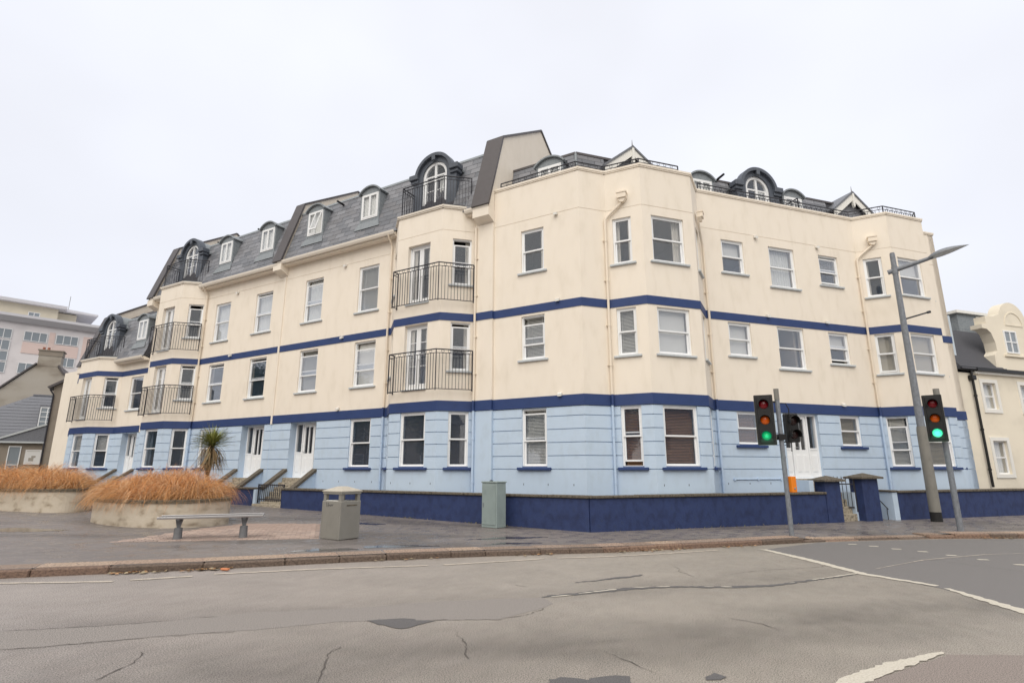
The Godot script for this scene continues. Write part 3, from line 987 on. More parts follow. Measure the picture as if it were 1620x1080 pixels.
	slate_field(root, f * at(g0, 0, 0), x1 - x0 - g0 - spec.get("gable_skip_right", 0.0), slen, holes.map(func(h): return [h[0] - g0, h[1] - g0, h[2], h[3]]), int(e * 10 - x0 * 7))
	# eaves either side of the bay
	var eaves := holder(root, "eaves")
	for q in [[rx0, b[0] + 0.25], [b[3] - 0.25, x1]]:
		if q[1] - q[0] < 0.3:
			continue
		s = Shape.new()
		along(s, [Vector2(0.0, e - 0.2), Vector2(0.32, e - 0.2), Vector2(0.32, e - 0.02), Vector2(0.0, e - 0.1)], q[0], q[1])
		part(eaves, "soffit", s.done(), mats["cream"])
		s = Shape.new()
		along(s, [Vector2(0.322, e - 0.13), Vector2(0.37, e - 0.16), Vector2(0.42, e - 0.14), Vector2(0.455, e - 0.06), Vector2(0.46, e + 0.015), Vector2(0.44, e + 0.015), Vector2(0.43, e - 0.05), Vector2(0.40, e - 0.11), Vector2(0.36, e - 0.12), Vector2(0.322, e - 0.08)], q[0], q[1])
		part(eaves, "gutter", s.done(), mats["gutter"])
	# top of the bay: cornice, terrace, railing
	var bay := holder(root, "bay_terrace")
	s = Shape.new()
	var flash := Shape.new()
	for k in range(1, 4):
		var bf := seg_frame(pts[k], pts[k + 1])
		var bl: float = pts[k].distance_to(pts[k + 1])
		s.box(-0.05, bl + 0.05, e + 0.12, e + 0.19, -0.3, 0.07, bf)
		s.box(-0.04, bl + 0.04, e + 0.07, e + 0.12, 0.0, 0.045, bf)
		flash.box(0.0, bl, e + 0.19, e + 0.25, -0.3, -0.03, bf)
	part(bay, "cornice", s.done(), mats["gutter"])
	part(bay, "flashing", flash.done(), mats["lead"])
	slab(bay, "deck", inset(PackedVector2Array([Vector2(b[0], -0.3), Vector2(b[3], -0.3), Vector2(b[3], 0), Vector2(b[2], 0.85), Vector2(b[1], 0.85), Vector2(b[0], 0)]), 0.02), e + 0.0, e + 0.10, mats["lead"])
	railing(root, "terrace_railing", [Vector2(b[1] + 0.06, 0.0), Vector2(b[1] + 0.06, 0.78), Vector2(b[2] - 0.03, 0.78), Vector2(b[3] - 0.15, 0.12)], e + 0.27, e + 1.42)
	for fl in floors:
		railing(root, "balcony", [Vector2(b[1] + 0.1, 0.86), Vector2(b[1] + 0.1, 1.12), Vector2(b[2] + 0.1, 1.12), Vector2(b[3] + 0.08, 0.22)], fl[0] - 0.08, fl[0] + 1.28)
	if tall:
		s = Shape.new()
		s.box(x0 + 0.09, x0 + 0.2, BAND1_LOW - 0.03, 10.3, -0.02, 0.045)
		part(root, "movement_joint", s.done(), mats["cream"])
		s = Shape.new()
		s.box(x0 + 0.13, x0 + 0.15, 0.3, BAND1_LOW - 0.03, -0.02, 0.008)
		part(root, "joint_seal", s.done(), mats["pipe_blue"])
	for v in spec.vents:
		vent(root, at(v[0] - xc, v[1], 0.02))
	for p in spec.pipes:
		downpipe(root, at(p - xc, 0, 0.03), 0.5, e - 0.55, [Vector3(0.0, e - 0.42, 0.1), Vector3(0.06, e - 0.22, 0.33), Vector3(0.06, e - 0.12, 0.38)])
	weeps(root, x0 + 1.0, b[0] - 0.3, Transform3D.IDENTITY)
	weeps(root, b[1] + 0.2, b[2] - 0.1, at(0, 0, 0.85))
	for gx in spec.gables:
		gable(root, gx[0] - xc, gx[1] - xc, e)
	for px in spec.stubs:
		part(root, "roof_vent_pipe", mesh_of("stub", func(sh): sh.tube([Vector3(0, 0, -0.3), Vector3(0, 0.06, 0.1), Vector3(0, 0.08, 0.42)], [0.05, 0.05, 0.045], 8)), mats["black"], at(px - xc, e + 2.35, -0.4))
	return root

func weeps(root: Node3D, x0: float, x1: float, f: Transform3D) -> void:
	var x := x0
	while x < x1:
		part(root, "weep_hole", mesh_of("weep", func(s): s.box(-0.009, 0.009, 0.0, 0.06, -0.01, 0.004)), mats["iron"], f * at(x, 1.16, 0))
		x += 0.86

func recess(root: Node3D, wf: Transform3D, w: float, h: float, depth: float) -> void:
	var n := holder(root, "door_recess", wf)
	var s := Shape.new()
	for side in [-1, 1]:
		s.box(minf(side * w / 2, side * (w / 2 + 0.1)), maxf(side * w / 2, side * (w / 2 + 0.1)), -0.2, h + 0.1, -depth, -0.298)
	s.box(-w / 2, w / 2, h, h + 0.1, -depth, -0.298)
	part(n, "lining", s.done(), mats["sky_blue"])
	s = Shape.new()
	s.cbox(-w / 2 + 0.002, w / 2 - 0.002, -0.14, -0.002, -depth, 0.09, 0.012)
	part(n, "doorstep", s.done(), mats["step_stone"])

func make_terrace() -> void:
	terraced_house("terraced_house", "four-storey house with large end gable, beside the tall blank corner block", {
		"x0": -14.75, "x1": -3.3, "b": [-8.0, -7.1, -5.0, -4.1], "e": 10.95, "ground_dress": "dark",
		"windows": [
			[-9.9, 1.1, 1.71, 3.56, "sash", {"sill": "navy", "inside": "dark"}], [-13.37, 1.57, 1.31, 3.56, "door", {}],
			[-9.93, 1.14, 4.83, 6.66, "sash", {"drop": 0.26, "inside": "roller"}], [-13.2, 1.14, 4.83, 6.66, "sash", {"drop": 0.2, "inside": "white_slats"}],
			[-9.95, 1.13, 7.92, 9.88, "sash", {"inside": "white_slats"}], [-13.2, 1.13, 7.92, 9.88, "sash", {"drop": 0.2, "inside": "net"}]],
		"dormers": [-12.85, -9.5], "open_dormer": -12.85, "vents": [[-10.65, 6.95], [-10.75, 10.12], [-10.6, 4.0]], "pipes": [-8.12],
		"gables": [[-15.0, -14.5], [-3.95, -3.3]], "gable_skip": 0.3, "gable_skip_right": 0.65, "stubs": [-11.6]})
	terraced_house("terraced_house", "middle house of the terrace, behind the spiky cordyline", {
		"x0": -25.35, "x1": -14.75, "b": [-24.4, -23.5, -21.5, -20.6], "e": 10.85, "ground_dress": "",
		"windows": [
			[-19.85, 1.08, 1.71, 3.5, "sash", {"sill": "navy", "inside": ""}], [-16.66, 1.57, 1.29, 3.56, "door", {}],
			[-16.62, 1.2, 4.8, 6.64, "sash", {"drop": 0.1, "inside": ""}], [-19.77, 1.2, 4.8, 6.64, "sash", {"drop": 0.08, "inside": ""}],
			[-16.63, 1.2, 7.86, 9.8, "sash", {"drop": 0.1, "inside": "net"}], [-19.8, 1.2, 7.8, 9.75, "sash", {"inside": "net"}]],
		"dormers": [-19.4, -16.15], "vents": [[-18.1, 10.1], [-18.1, 6.95]], "pipes": [-20.55],
		"gables": [[-25.6, -25.1]], "gable_skip": 0.3, "stubs": [-20.4, -17.1]})
	terraced_house("terraced_house", "lower three-storey house at the far end of the terrace", {
		"x0": -35.1, "x1": -25.35, "b": [-31.9, -31.0, -28.9, -28.0], "e": 7.65, "ground_dress": "half_slats", "plain_end": -33.2,
		"windows": [
			[-27.0, 1.5, 1.3, 3.54, "door", {}],
			[-26.95, 1.25, 4.8, 6.62, "sash", {"inside": ""}]],
		"dormers": [-26.4], "vents": [], "pipes": [], "gables": [[-32.45, -32.05]], "gable_skip": 2.95, "roof_x0": -32.3, "stubs": []})

# ------------------------------------------------------------------ the corner block
func gabled_dormer(root: Node3D, f: Transform3D) -> void:
	var n := holder(root, "gabled_dormer", f)
	part(n, "front", mesh_of("gfront", func(s): s.prism(PackedVector2Array([Vector2(-0.9, 0), Vector2(0.9, 0), Vector2(0.9, 1.75), Vector2(0, 2.46), Vector2(-0.9, 1.75)]), -2.6, 0.0)), mats["slate_4"])
	part(n, "bargeboard", mesh_of("gbarge", func(s):
		for side in [-1, 1]:
			s.prism(PackedVector2Array([Vector2(0, 2.68), Vector2(side * 1.2, 1.72), Vector2(side * 1.18, 1.5), Vector2(side * 1.0, 1.53), Vector2(0, 2.36)]), 0.16, 0.2)
		s.prism(PackedVector2Array([Vector2(-0.05, 2.1), Vector2(0.0, 2.0), Vector2(0.05, 2.1), Vector2(0.05, 2.66), Vector2(-0.05, 2.66)]), 0.14, 0.24)), mats["white_paint"])
	part(n, "dormer_roof", mesh_of("groof", func(s):
		for side in [-1, 1]:
			s.prism(PackedVector2Array([Vector2(0, 2.68), Vector2(side * 1.24, 1.68), Vector2(side * 1.26, 1.76), Vector2(0, 2.77)]), -2.6, 0.24)), mats["slate_2"])
	part(n, "finial", mesh_of("gfinial", func(s): s.tube([Vector3(0, 2.7, 0.18), Vector3(0, 2.82, 0.18), Vector3(0, 3.02, 0.18)], [0.03, 0.018, 0.006], 6)), mats["old_grey"])
	part(n, "frame", mesh_of("gframe", func(s):
		rim(s, 1.3, 1.15, 0.06, 0.06, 0.06, 0.0, 0.05)
		s.box(-0.04, 0.04, 0.06, 1.1, 0.0, 0.05)), mats["white"], at(0, 0.3, 0.002))
	for side in [-1, 1]:
		part(n, "pane", mesh_of("gpane", func(s): s.box(-0.28, 0.28, 0.06, 1.09, 0.0, 0.02)), mats["far_glass"], at(side * 0.315, 0.3, 0.004))

func make_corner_block() -> void:
	var root := thing("apartment_block", "cream corner apartment block with flat parapet, two angled bays and blue ground floor", "building", right_front())
	var lt := Transform3D(Basis(Vector3.UP, LEFT_TURN - RIGHT_TURN), Vector3.ZERO)
	var l2 := func(x: float, z: float) -> Vector2:
		var p: Vector3 = lt * Vector3(x, 0, z)
		return Vector2(p.x, p.z)
	var pts := [l2.call(-3.29, 0.0), Vector2(0, 0), Vector2(1.0, 0), Vector2(1.87, 0.85), Vector2(3.88, 0.85), Vector2(4.75, 0), Vector2(12.3, 0), Vector2(13.12, 0.85), Vector2(15.12, 0.85), Vector2(15.95, 0), Vector2(17.0, 0), Vector2(17.0, -9.0)]
	var back_a: Vector2 = l2.call(-3.29, -9.0)
	var dir: Vector2 = l2.call(1.0, -9.0) - l2.call(0.0, -9.0)
	var back_b = Geometry2D.line_intersects_line(back_a, dir, Vector2(17, -9), Vector2(-1, 0))
	pts.append(back_b)
	pts.append(back_a)
	var side := 1.216
	var navy := "navy"
	var list := [
		# segment, u0, u1, h0, h1, options
		[0, 1.09, 1.99, 1.71, 3.55, {"sill": navy, "inside": "white_slats", "drop": 0.1}], [0, 1.09, 1.97, 5.17, 6.67, {"drop": 0.24, "inside": "white_slats"}], [0, 1.09, 1.97, 8.22, 9.78, {"inside": "right_curtain"}],
		[2, 0.21, 0.86, 1.71, 3.56, {"sill": navy, "inside": "wood_slats", "lift": 0.12}], [2, 0.22, 0.86, 5.15, 6.7, {"inside": "white_slats"}], [2, 0.21, 0.84, 8.22, 9.83, {"inside": "curtains"}],
		[3, 0.34, 1.59, 1.71, 3.56, {"sill": navy, "inside": "wood_slats"}], [3, 0.35, 1.58, 5.16, 6.68, {"inside": "roller"}], [3, 0.34, 1.59, 8.24, 9.85, {"inside": "right_curtain"}],
		[4, 0.36, 1.0, 1.71, 3.56, {"sill": navy, "inside": "wood_slats"}], [4, 0.36, 1.0, 5.15, 6.7, {"inside": "roller"}], [4, 0.36, 1.0, 8.22, 9.83, {"inside": "curtains"}],
		[5, 0.93, 1.92, 2.44, 3.57, {"sill": navy, "inside": "wood_slats"}], [5, 0.91, 1.89, 5.5, 6.7, {"inside": "roller"}], [5, 0.93, 1.92, 8.56, 9.83, {"inside": "half_roller"}],
		[5, 3.07, 4.3, 5.16, 6.71, {"inside": ""}], [5, 3.08, 4.3, 8.25, 9.84, {"inside": "net"}],
		[5, 5.5, 6.48, 2.44, 3.56, {"sill": navy, "inside": "beige_slats"}], [5, 5.5, 6.48, 5.48, 6.69, {"inside": "half_roller", "lift": 0.1}], [5, 5.51, 6.49, 8.58, 9.81, {"inside": "half_slats", "drop": 0.07, "lift": 0.06}],
		[7, 0.27, 1.57, 1.72, 3.55, {"sill": navy, "inside": "beige_slats"}], [7, 0.27, 1.55, 5.18, 6.71, {"inside": "beige"}], [7, 0.26, 1.54, 8.24, 9.8, {"inside": "half_roller"}],
		[6, 0.15, 0.83, 1.72, 3.55, {"sill": navy, "inside": "white_slats", "drop": 0.3}], [6, 0.19, 0.83, 5.18, 6.72, {"inside": "beige", "lift": 0.03}], [6, 0.19, 0.81, 8.24, 9.83, {"inside": "left_curtain"}],
		[8, 0.36, 1.0, 1.72, 3.55, {"sill": navy, "inside": "white_slats"}], [8, 0.36, 1.0, 5.18, 6.71, {"inside": "beige"}], [8, 0.36, 1.0, 8.24, 9.83, {"inside": ""}]]
	var sink := {}
	var top := 11.6
	var coping := Shape.new()
	for k in 13:
		var f := seg_frame(pts[k], pts[k + 1])
		var length: float = pts[k].distance_to(pts[k + 1])
		var holes := []
		for w in list:
			if w[0] == k:
				holes.append([w[1], w[2], w[3], w[4]])
		if k == 5:
			holes.append([2.9, 4.47, 1.34, 3.56])
		run_wall(sink, f, length, wall_zones(top) if k < 11 else [[-0.3, top, 0.0, "cream"]], holes)
		coping.box(-0.03, length + 0.03, top, top + 0.07, -0.34, 0.05, f)
		coping.box(-0.02, length + 0.02, top - 0.045, top, 0.0, 0.03, f)
		for w in list:
			if w[0] == k:
				sash_window(root, f * at((w[1] + w[2]) / 2, w[3], 0), w[2] - w[1], w[4] - w[3], w[5])
		if k == 5:
			var wf := f * at(3.685, 1.34, 0)
			recess(root, wf, 1.57, 2.22, 0.36)
			entrance_door(root, wf, 1.57, 2.22, 0.17)
	commit_walls(root, sink)
	part(root, "parapet_coping", coping.done(), mats["cream"])
	var plan := PackedVector2Array()
	for p in pts:
		plan.append(p)
	if Geometry2D.is_polygon_clockwise(plan):
		plan.reverse()
	var inner := inset(plan, 0.27)
	for y in [1.05, 4.0, 7.15, 10.35]:
		slab(root, "floor_slab", inner, y - 0.2, y + 0.1, mats["room"])
	slab(root, "terrace_deck", inner, 10.85, 11.0, mats["lead"])
	var s := Shape.new()
	for x in [4.9, 8.9, 12.2]:
		s.box(x - 0.05, x + 0.05, 0.8, 10.8, -4.5, -0.32)
	s.box(2.3, 16.7, 0.8, 10.8, -4.6, -4.5)
	s.box(0.0, 0.1, 0.8, 10.8, -6.0, -0.8)
	part(root, "partition_wall", s.done(), mats["room"])
	# set-back mansard
	var t0 := 1.05
	var t1 := 1.42
	var y0 := 10.98
	var y1 := 13.12
	var k0 := t0 * 0.4484
	var k1 := t1 * 0.4484
	var end := 15.3
	var base := [l2.call(-3.29, -t0), Vector2(k0, -t0), Vector2(end, -t0), Vector2(end, -7.5), l2.call(-3.29, -6.0)]
	var crest := [l2.call(-3.29, -t1), Vector2(k1, -t1), Vector2(end, -t1), Vector2(end, -7.5), l2.call(-3.29, -6.0)]
	s = Shape.new()
	for k in 5:
		var a: Vector2 = base[k]
		var b: Vector2 = base[(k + 1) % 5]
		var c: Vector2 = crest[(k + 1) % 5]
		var d: Vector2 = crest[k]
		s.quad(Vector3(a.x, y0, a.y), Vector3(b.x, y0, b.y), Vector3(c.x, y1, c.y), Vector3(d.x, y1, d.y))
	for k in range(1, 4):
		s.tri(Vector3(crest[0].x, y1, crest[0].y), Vector3(crest[k].x, y1, crest[k].y), Vector3(crest[k + 1].x, y1, crest[k + 1].y))
	part(root, "roof", s.done(), mats["roof_felt"])
	s = Shape.new()
	for q in [[0, 1], [1, 2]]:
		var a: Vector2 = crest[q[0]]
		var b: Vector2 = crest[q[1]]
		s.box(0, a.distance_to(b), y1 - 0.02, y1 + 0.07, -0.3, 0.05, seg_frame(a, b))
	part(root, "roof_edge", s.done(), mats["cap_metal"])
	part(root, "hip_flashing", mesh_of("hip", func(sh): sh.tube([Vector3(k0, y0, -t0), Vector3(k1, y1 + 0.02, -t1)], [0.055], 8)), mats["lead"])
	var sl := Vector2(t0 - t1, y1 - y0)
	var slope := sl.normalized()
	var tilt := Basis(Vector3(1, 0, 0), Vector3(0, slope.y, slope.x), Vector3(0, -slope.x, slope.y))
	var small_holes := []
	for x in [5.85, 10.4]:
		small_dormer(root, at(x, y0 + 0.4, -0.95))
		small_holes.append([x - 0.6 - 0.52, x - 0.6 + 0.52, 0.0, 2.0])
	big_dormer(root, at(8.5, y0 - 0.17, -0.85))
	small_holes.append([8.5 - 0.6 - 1.0, 8.5 - 0.6 + 1.0, 0.0, 2.3])
	for x in [2.68, 13.6]:
		gabled_dormer(root, at(x, y0 - 0.27, -0.95))
		small_holes.append([x - 0.6 - 0.9, x - 0.6 + 0.9, 0.0, 2.3])
	slate_field(root, Transform3D(tilt, Vector3(0.6, y0, -t0)), end - 0.6, sl.length(), small_holes, 901)
	var lx := -3.29
	small_dormer(root, lt * at(-1.5, y0 + 0.3, -0.95))
	slate_field(root, lt * Transform3D(tilt, Vector3(lx, y0, -t0)), -lx - 0.62, sl.length(), [[-1.5 - lx - 0.52, -1.5 - lx + 0.52, 0.0, 2.0]], 902)
	railing(root, "parapet_railing", [l2.call(-3.1, -0.12), Vector2(-0.02, -0.12), Vector2(1.05, -0.12), Vector2(1.93, 0.73), Vector2(3.5, 0.73)], 11.05, 11.93, 0.13)
	railing(root, "parapet_railing", [Vector2(4.95, -0.12), Vector2(12.35, -0.12), Vector2(13.2, 0.73), Vector2(15.0, 0.73), Vector2(15.2, 0.5)], 11.05, 12.0, 0.13)
	railing(root, "parapet_railing", [Vector2(9.75, -0.14), Vector2(9.75, -0.95)], 11.05, 12.2, 0.13)
	part(root, "roof_vent_pipe", meshes["stub"], mats["black"], at(6.9, y1 - 0.05, -1.3))
	# pier against the terrace
	s = Shape.new()
	s.box(-3.98, -3.292, -0.3, 3.57, -0.2, 0.1, lt)
	part(root, "pier_base", s.done(), mats["sky_blue"])
	s = Shape.new()
	s.box(-3.985, -3.287, BAND1_LOW, BAND1_TOP, -0.2, 0.13, lt)
	part(root, "pier_band", s.done(), mats["navy"])
	s = Shape.new()
	s.box(-3.985, -3.287, BAND2_LOW, BAND2_TOP, -0.2, 0.12, lt)
	part(root, "pier_band", s.done(), mats["navy"])
	s = Shape.new()
	s.box(-3.98, -3.292, BAND1_TOP, BAND2_LOW, -0.2, 0.1, lt)
	s.box(-3.98, -3.292, BAND2_TOP, 10.35, -0.2, 0.1, lt)
	part(root, "pier", s.done(), mats["cream"])
	# pipes, hoppers, vents
	downpipe(root, lt * at(-3.99, 0, 0.1), 0.5, 10.3)
	for x in [0.92, 12.2]:
		downpipe(root, at(x, 0, 0.02), 0.5, 9.8, [Vector3(0.1, 9.95, 0.12), Vector3(0.42, 10.32, 0.44)])
		hopper(root, Transform3D(seg_frame(Vector2(1.0, 0), Vector2(1.87, 0.85)).basis, Vector3(x + 0.5, 10.35, 0.44)))
	downpipe(root, at(4.83, 0, 0.02), 0.5, 9.3, [Vector3(-0.1, 9.5, 0.12), Vector3(-0.45, 10.1, 0.45)])
	hopper(root, Transform3D(seg_frame(Vector2(3.88, 0.85), Vector2(4.75, 0)).basis, Vector3(4.4, 10.12, 0.42)))
	for v in [[-0.83, 10.12], [-0.82, 7.05], [-0.8, 3.94]]:
		vent(root, lt * at(v[0], v[1], 0.02))
	for v in [[7.25, 10.1], [10.22, 10.1], [7.44, 7.05], [10.22, 7.05], [10.47, 3.94]]:
		vent(root, at(v[0], v[1], 0.02))
	part(root, "conduit", mesh_of("conduit", func(sh):
		sh.tube([Vector3(5.3, 1.33, 0.02), Vector3(7.3, 1.33, 0.02)], [0.018], 6)
		for x in [5.35, 6.3, 7.25]:
			sh.box(x - 0.03, x + 0.03, 1.29, 1.37, 0.0, 0.04)), mats["pipe_blue"])
	weeps(root, 5.1, 7.2, Transform3D.IDENTITY)
	weeps(root, 2.1, 3.8, at(0, 0, 0.85))
	weeps(root, -3.0, -0.3, lt)
	weeps(root, 13.3, 15.0, at(0, 0, 0.85))
	# steps up to the side door
	var n := holder(root, "entrance_steps")
	for k in 6:
		var y := lerpf(0.0, 1.33, float(k + 1) / 6)
		s = Shape.new()
		s.cbox(7.65, 9.3, -0.3, y, -0.05, 1.0 - k * 0.16, 0.012)
		part(n, "step", s.done(), mats["step_stone"])
	for x in [7.45, 9.31]:
		s = Shape.new()
		s.box(x, x + 0.19, -0.3, 1.3 if x < 8 else 0.9, 0.004, 0.96)
		part(n, "wing_wall", s.done(), mats["sky_blue"])

# ------------------------------------------------------------------ ground
func sheet(xs: Array, rows: int, near: Callable, far: Callable, height: Callable, paint: Callable) -> ArrayMesh:
	var v := PackedVector3Array()
	var n := PackedVector3Array()
	var c := PackedColorArray()
	var idx := PackedInt32Array()
	for x in xs:
		var a: float = near.call(x)
		var b: float = far.call(x)
		for r in rows + 1:
			var ahead := lerpf(a, b, float(r) / rows)
			v.append(Vector3(x, height.call(x, ahead), -ahead))
			n.append(Vector3(0.02 if x < 2 else 0.0, 1, 0).normalized())
			c.append(paint.call(x, ahead))
	for i in xs.size() - 1:
		for r in rows:
			var p := i * (rows + 1) + r
			var q := p + rows + 1
			idx.append_array([p, p + 1, q + 1, p, q + 1, q])
	var arr := []
	arr.resize(Mesh.ARRAY_MAX)
	arr[Mesh.ARRAY_VERTEX] = v
	arr[Mesh.ARRAY_NORMAL] = n
	arr[Mesh.ARRAY_COLOR] = c
	arr[Mesh.ARRAY_INDEX] = idx
	var m := ArrayMesh.new()
	m.add_surface_from_arrays(Mesh.PRIMITIVE_TRIANGLES, arr)
	return m

func steps_of(list: Array) -> Array:
	var xs := []
	for q in list:
		var x: float = q[0]
		while x < q[1] - 1e-4:
			xs.append(x)
			x += q[2]
	xs.append(list[-1][1])
	return xs

func make_ground() -> void:
	var wear := FastNoiseLite.new()
	wear.seed = 5
	wear.frequency = 0.55
	wear.fractal_octaves = 4
	var broad := FastNoiseLite.new()
	broad.seed = 9
	broad.frequency = 0.12
	broad.fractal_octaves = 3
	var speck := FastNoiseLite.new()
	speck.seed = 14
	speck.frequency = 4.0
	var white := func(_x, _f): return Color(0.12, 0.115, 0.105)
	structure(part(self, "ground", sheet(steps_of([[-300.0, -60.0, 40.0], [-60.0, 20.0, 2.0], [20.0, 300.0, 40.0]]), 6, func(_x): return -250.0, func(_x): return 350.0, func(x, _f): return rise(x) - 0.16, white), mats["pavement"]))
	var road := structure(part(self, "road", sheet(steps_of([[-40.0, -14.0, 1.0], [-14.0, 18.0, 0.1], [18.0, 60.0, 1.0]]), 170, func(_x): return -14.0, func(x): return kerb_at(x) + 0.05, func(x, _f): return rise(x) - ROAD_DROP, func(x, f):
		var q: float = kerb_at(x) - f
		var k := 1.0 + 0.16 * broad.get_noise_2d(x * 0.6, f * 2.0) + 0.10 * speck.get_noise_2d(x, f)
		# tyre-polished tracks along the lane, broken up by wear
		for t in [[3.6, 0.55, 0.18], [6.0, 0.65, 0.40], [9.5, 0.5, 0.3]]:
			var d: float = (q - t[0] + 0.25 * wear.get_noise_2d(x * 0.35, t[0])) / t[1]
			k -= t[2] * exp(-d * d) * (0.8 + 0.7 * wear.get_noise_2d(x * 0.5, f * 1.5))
		var warm := 0.5 + 0.5 * broad.get_noise_2d(x * 0.5 + 40.0, f)
		var east := smoothstep(-6.0, 3.0, x)
		k += 0.10 * wear.get_noise_2d(x * 0.7, f * 1.6) + 0.07 * wear.get_noise_2d(x * 2.2 + 30.0, f * 4.0)
		return Color(0.412, 0.381 - 0.004 * warm, 0.370 - 0.026 * east - 0.010 * warm) * k), mats["road"]))
	var walk := structure(part(self, "pavement", sheet(steps_of([[-40.0, -20.0, 1.0], [-20.0, 20.0, 0.16], [20.0, 60.0, 2.0]]), 150, func(x): return kerb_at(x) + 0.13, func(x): return kerb_at(x) + 34.0, func(x, f): return pave_height(x, f), func(x, f):
		var k := 1.0 + 0.16 * broad.get_noise_2d(x * 1.4, f * 3.2) + 0.10 * wear.get_noise_2d(x * 2.0, f * 3.0) + 0.1 * speck.get_noise_2d(x, f)
		var damp := smoothstep(0.12, 0.3, broad.get_noise_2d(x * 1.1 + 80.0, f * 3.6))
		return Color(0.205, 0.184, 0.178) * (k * (1.0 - 0.3 * damp))), mats["pavement"]))
	for q in [[-4.2, 11.0, -3.5, 11.25, -3.0, 11.55, -3.4, 11.62, -4.1, 11.32], [-3.0, 11.7, -2.2, 11.95, -1.5, 12.25, -2.3, 12.3, -3.0, 12.0], [-1.0, 13.4, 0.2, 13.75, 0.9, 14.2, -0.2, 14.1], [-0.6, 12.6, 0.3, 12.85, 0.7, 13.05, -0.2, 13.0], [-9.8, 11.4, -8.6, 11.6, -8.2, 12.1, -9.4, 12.3, -10.4, 11.9], [-12.5, 12.9, -11.0, 13.1, -10.4, 13.6, -12.0, 13.9], [-5.0, 16.6, -3.9, 16.2, -3.6, 16.5, -4.7, 16.9]]:
		part(walk, "puddle", blot(pv(q), 0.004, 0.05, int(q[0] * 10), 0.0), mats["wet"])
	make_kerb()
	make_markings(road)
	make_brick_patch()

func make_kerb() -> void:
	rng.seed = 33
	var kerb := holder(self, "kerb")
	structure(kerb)
	var band := holder(self, "paving_strip")
	structure(band)
	var x := -15.0
	while x < 24.0:
		var len_x := rng.randf_range(0.6, 1.25)
		var a := Vector2(x, -kerb_at(x))
		var b := Vector2(x + len_x, -kerb_at(x + len_x))
		var d := (b - a)
		var l := d.length()
		var turn := atan2(-d.y, d.x)
		var mid := x + len_x / 2
		var top := rise(mid) - lowered(mid) + rng.randf_range(-0.006, 0.006)
		var s := Shape.new()
		s.cbox(0.002, l - 0.002, -0.3, 0.0, -0.165, 0.0, 0.022)
		var tilt := atan2(-0.02 if mid < 2 else 0.0, 1.0)
		part(kerb, "kerbstone", s.done(), mats["kerb_%d" % (rng.randi() % 4)], Transform3D(Basis(Vector3.UP, turn) * Basis(Vector3.BACK, tilt), Vector3(a.x, top + (0.02 * len_x / 2 if mid < 2 else 0.0), a.y + rng.randf_range(-0.008, 0.008))))
		var k := 0
		while k < 1:
			s = Shape.new()
			s.cbox(0.003, l - 0.003, -0.06, 0.006, -0.56, -0.168, 0.004)
			part(band, "paving_stone", s.done(), mats["granite_%d" % (rng.randi() % 4)], Transform3D(Basis(Vector3.UP, turn) * Basis(Vector3.BACK, tilt), Vector3(a.x, pave_height(mid, kerb_at(mid) + 0.4) + rng.randf_range(-0.002, 0.004) + (0.02 * len_x / 2 if mid < 2 else 0.0), a.y)))
			k += 1
		x += len_x

# thin sheets laid on the road: a centre line of (x, ahead) points with half widths, edges ragged
func strip(pts: Array, half: Array, lift: float, rough_edge: float, seed_value: int, wander := 0.0) -> ArrayMesh:
	var r := RandomNumberGenerator.new()
	r.seed = seed_value
	var s := Shape.new()
	var fine := []
	for k in pts.size() - 1:
		var count := maxi(1, int(pts[k].distance_to(pts[k + 1]) / 0.06))
		for i in count:
			fine.append([pts[k].lerp(pts[k + 1], float(i) / count), lerpf(half[mini(k, half.size() - 1)], half[mini(k + 1, half.size() - 1)], float(i) / count)])
	fine.append([pts[-1], half[-1]])
	var stray := Vector2.ZERO
	for k in range(1, fine.size() - 1):
		stray = stray * 0.8 + Vector2(r.randf_range(-1, 1), r.randf_range(-1, 1)) * wander
		fine[k][0] += stray
	var rows := []
	for k in fine.size():
		var a: Vector2 = fine[maxi(0, k - 1)][0]
		var b: Vector2 = fine[mini(fine.size() - 1, k + 1)][0]
		var side := (b - a).normalized().orthogonal()
		var p: Vector2 = fine[k][0]
		var w: float = fine[k][1]
		var row := []
		for e in [-1, 1]:
			var q: Vector2 = p + side * e * (w + r.randf_range(-rough_edge, rough_edge))
			row.append(Vector3(q.x, rise(q.x) - ROAD_DROP + lift, -q.y))
		rows.append(row)
	for k in rows.size() - 1:
		s.quad(rows[k][1], rows[k][0], rows[k + 1][0], rows[k + 1][1])
	var m := Shape.new()
	for k in range(0, s.v.size(), 3):
		var up := (s.v[k + 2] - s.v[k]).cross(s.v[k + 1] - s.v[k])
		if up.y > 0: m.tri_n(s.v[k], s.v[k + 2], s.v[k + 1], Vector3.UP, Vector3.UP, Vector3.UP)
		else: m.tri_n(s.v[k], s.v[k + 1], s.v[k + 2], Vector3.UP, Vector3.UP, Vector3.UP)
	return m.done()

